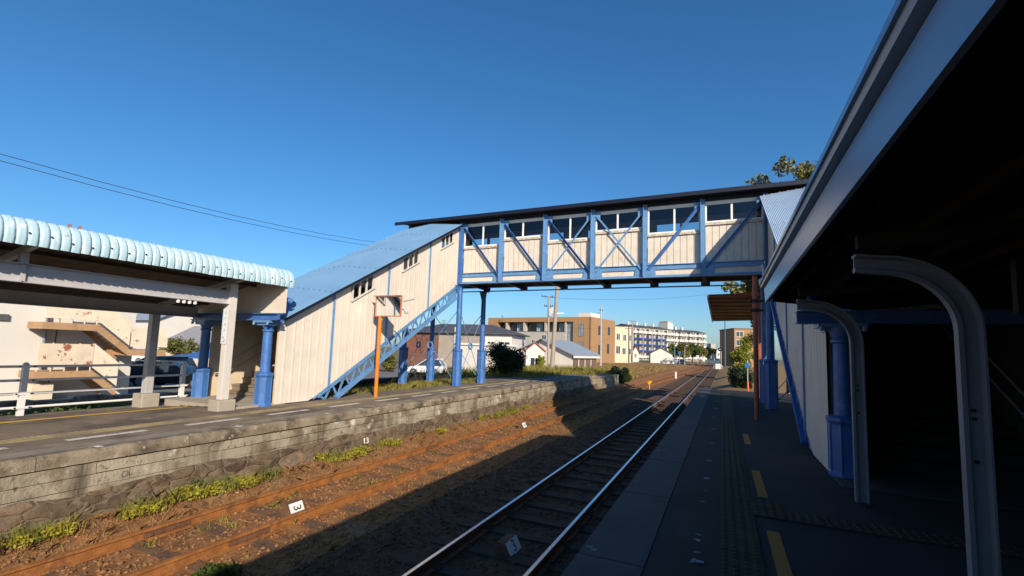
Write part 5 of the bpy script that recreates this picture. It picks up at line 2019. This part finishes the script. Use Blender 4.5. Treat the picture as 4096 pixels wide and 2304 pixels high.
for lb, u, v, D, m_ in (('small white crossing sign left of the grey-blue van', 2791, 1426, 150, 'signwhite'), ('white crossing light box beside the grey-blue van', 2816, 1440, 160, 'signwhite'),
                        ('small blue street sign in front of the far trees', 2718, 1412, 132, 'blue')):
    p = pt(u, v, D)
    t = thing('street_sign', lb, 'sign', (p.x, p.y, -1.1))
    MB().tube((p.x, p.y, -1.1), (p.x, p.y, p.z), .06, n=8).build('post', M['greysteel'], t)
    MB().box(p.x - .38, p.x + .38, p.y - .12, p.y - .07, p.z - .38, p.z + .38).build('plate', M[m_], t, bevel=.02)

# things along the far end of the near platform
sh = thing('platform_shelter', 'rusty brown shelter roof seen from below behind the red-brown pole', 'shelter', (1.5, 25, -.2))
X0, X1 = -.52, 3.4
b = MB()
b.hexa([(X0, 20, 3.88), (X1, 20, 3.98), (X1, 28.3, 3.61), (X0, 28.3, 3.51), (X0, 20, 3.94), (X1, 20, 4.04), (X1, 28.3, 3.67), (X0, 28.3, 3.57)])
b.build('roof', M['rustroof'], sh)
MB().beam((X0, 19.97, 3.93), (X1, 19.97, 4.03), .05, .14).build('front_board', M['brownpole'], sh)
MB().beam((X0 - .03, 19.95, 3.90), (X0 - .03, 28.3, 3.53), .04, .16).build('verge_board', M['white'], sh)
b = MB()
for k in range(7):
    y = 20.4 + 1.1 * k
    z = 3.86 - (y - 20) * .045
    b.beam((X0 + .05, y, z - .02), (X1 - .05, y + .9, z + .06), .06, .06)
b.build('rafters', M['stair'], sh)
for y, xs_ in ((20.4, (1.32, 3.2)), (27.8, (2.3, 3.2))):
    for x in xs_:
        MB().box(x - .07, x + .07, y - .07, y + .07, -1.1 if y > 24 else -.01, 3.9 - (y - 20) * .04).build('post', M['brownpole'], sh)
p = pt(2991, 1510, 31)
t = thing('safety_post', 'small orange safety post behind the red-brown pole', 'post', (p.x, p.y, -1.1))
MB().lathe((p.x, p.y, -1.1), [(.16, 0), (.16, .05), (.07, .07), (.055, 1.0), (.03, 1.06)], 12).build('shaft', M['cone'], t, smooth=40)
p = pt(2990, 1462, 34)
t = thing('round_sign', 'round blue sign beside the slender yellow-green tree', 'sign', (p.x, p.y, -1.1))
MB().tube((p.x, p.y, -1.1), (p.x, p.y, p.z + .4), .035, n=8).build('post', M['greysteel'], t)
MB().tube((p.x, p.y - .05, p.z), (p.x, p.y - .07, p.z), .19, n=20).build('disc', M['blue'], t)
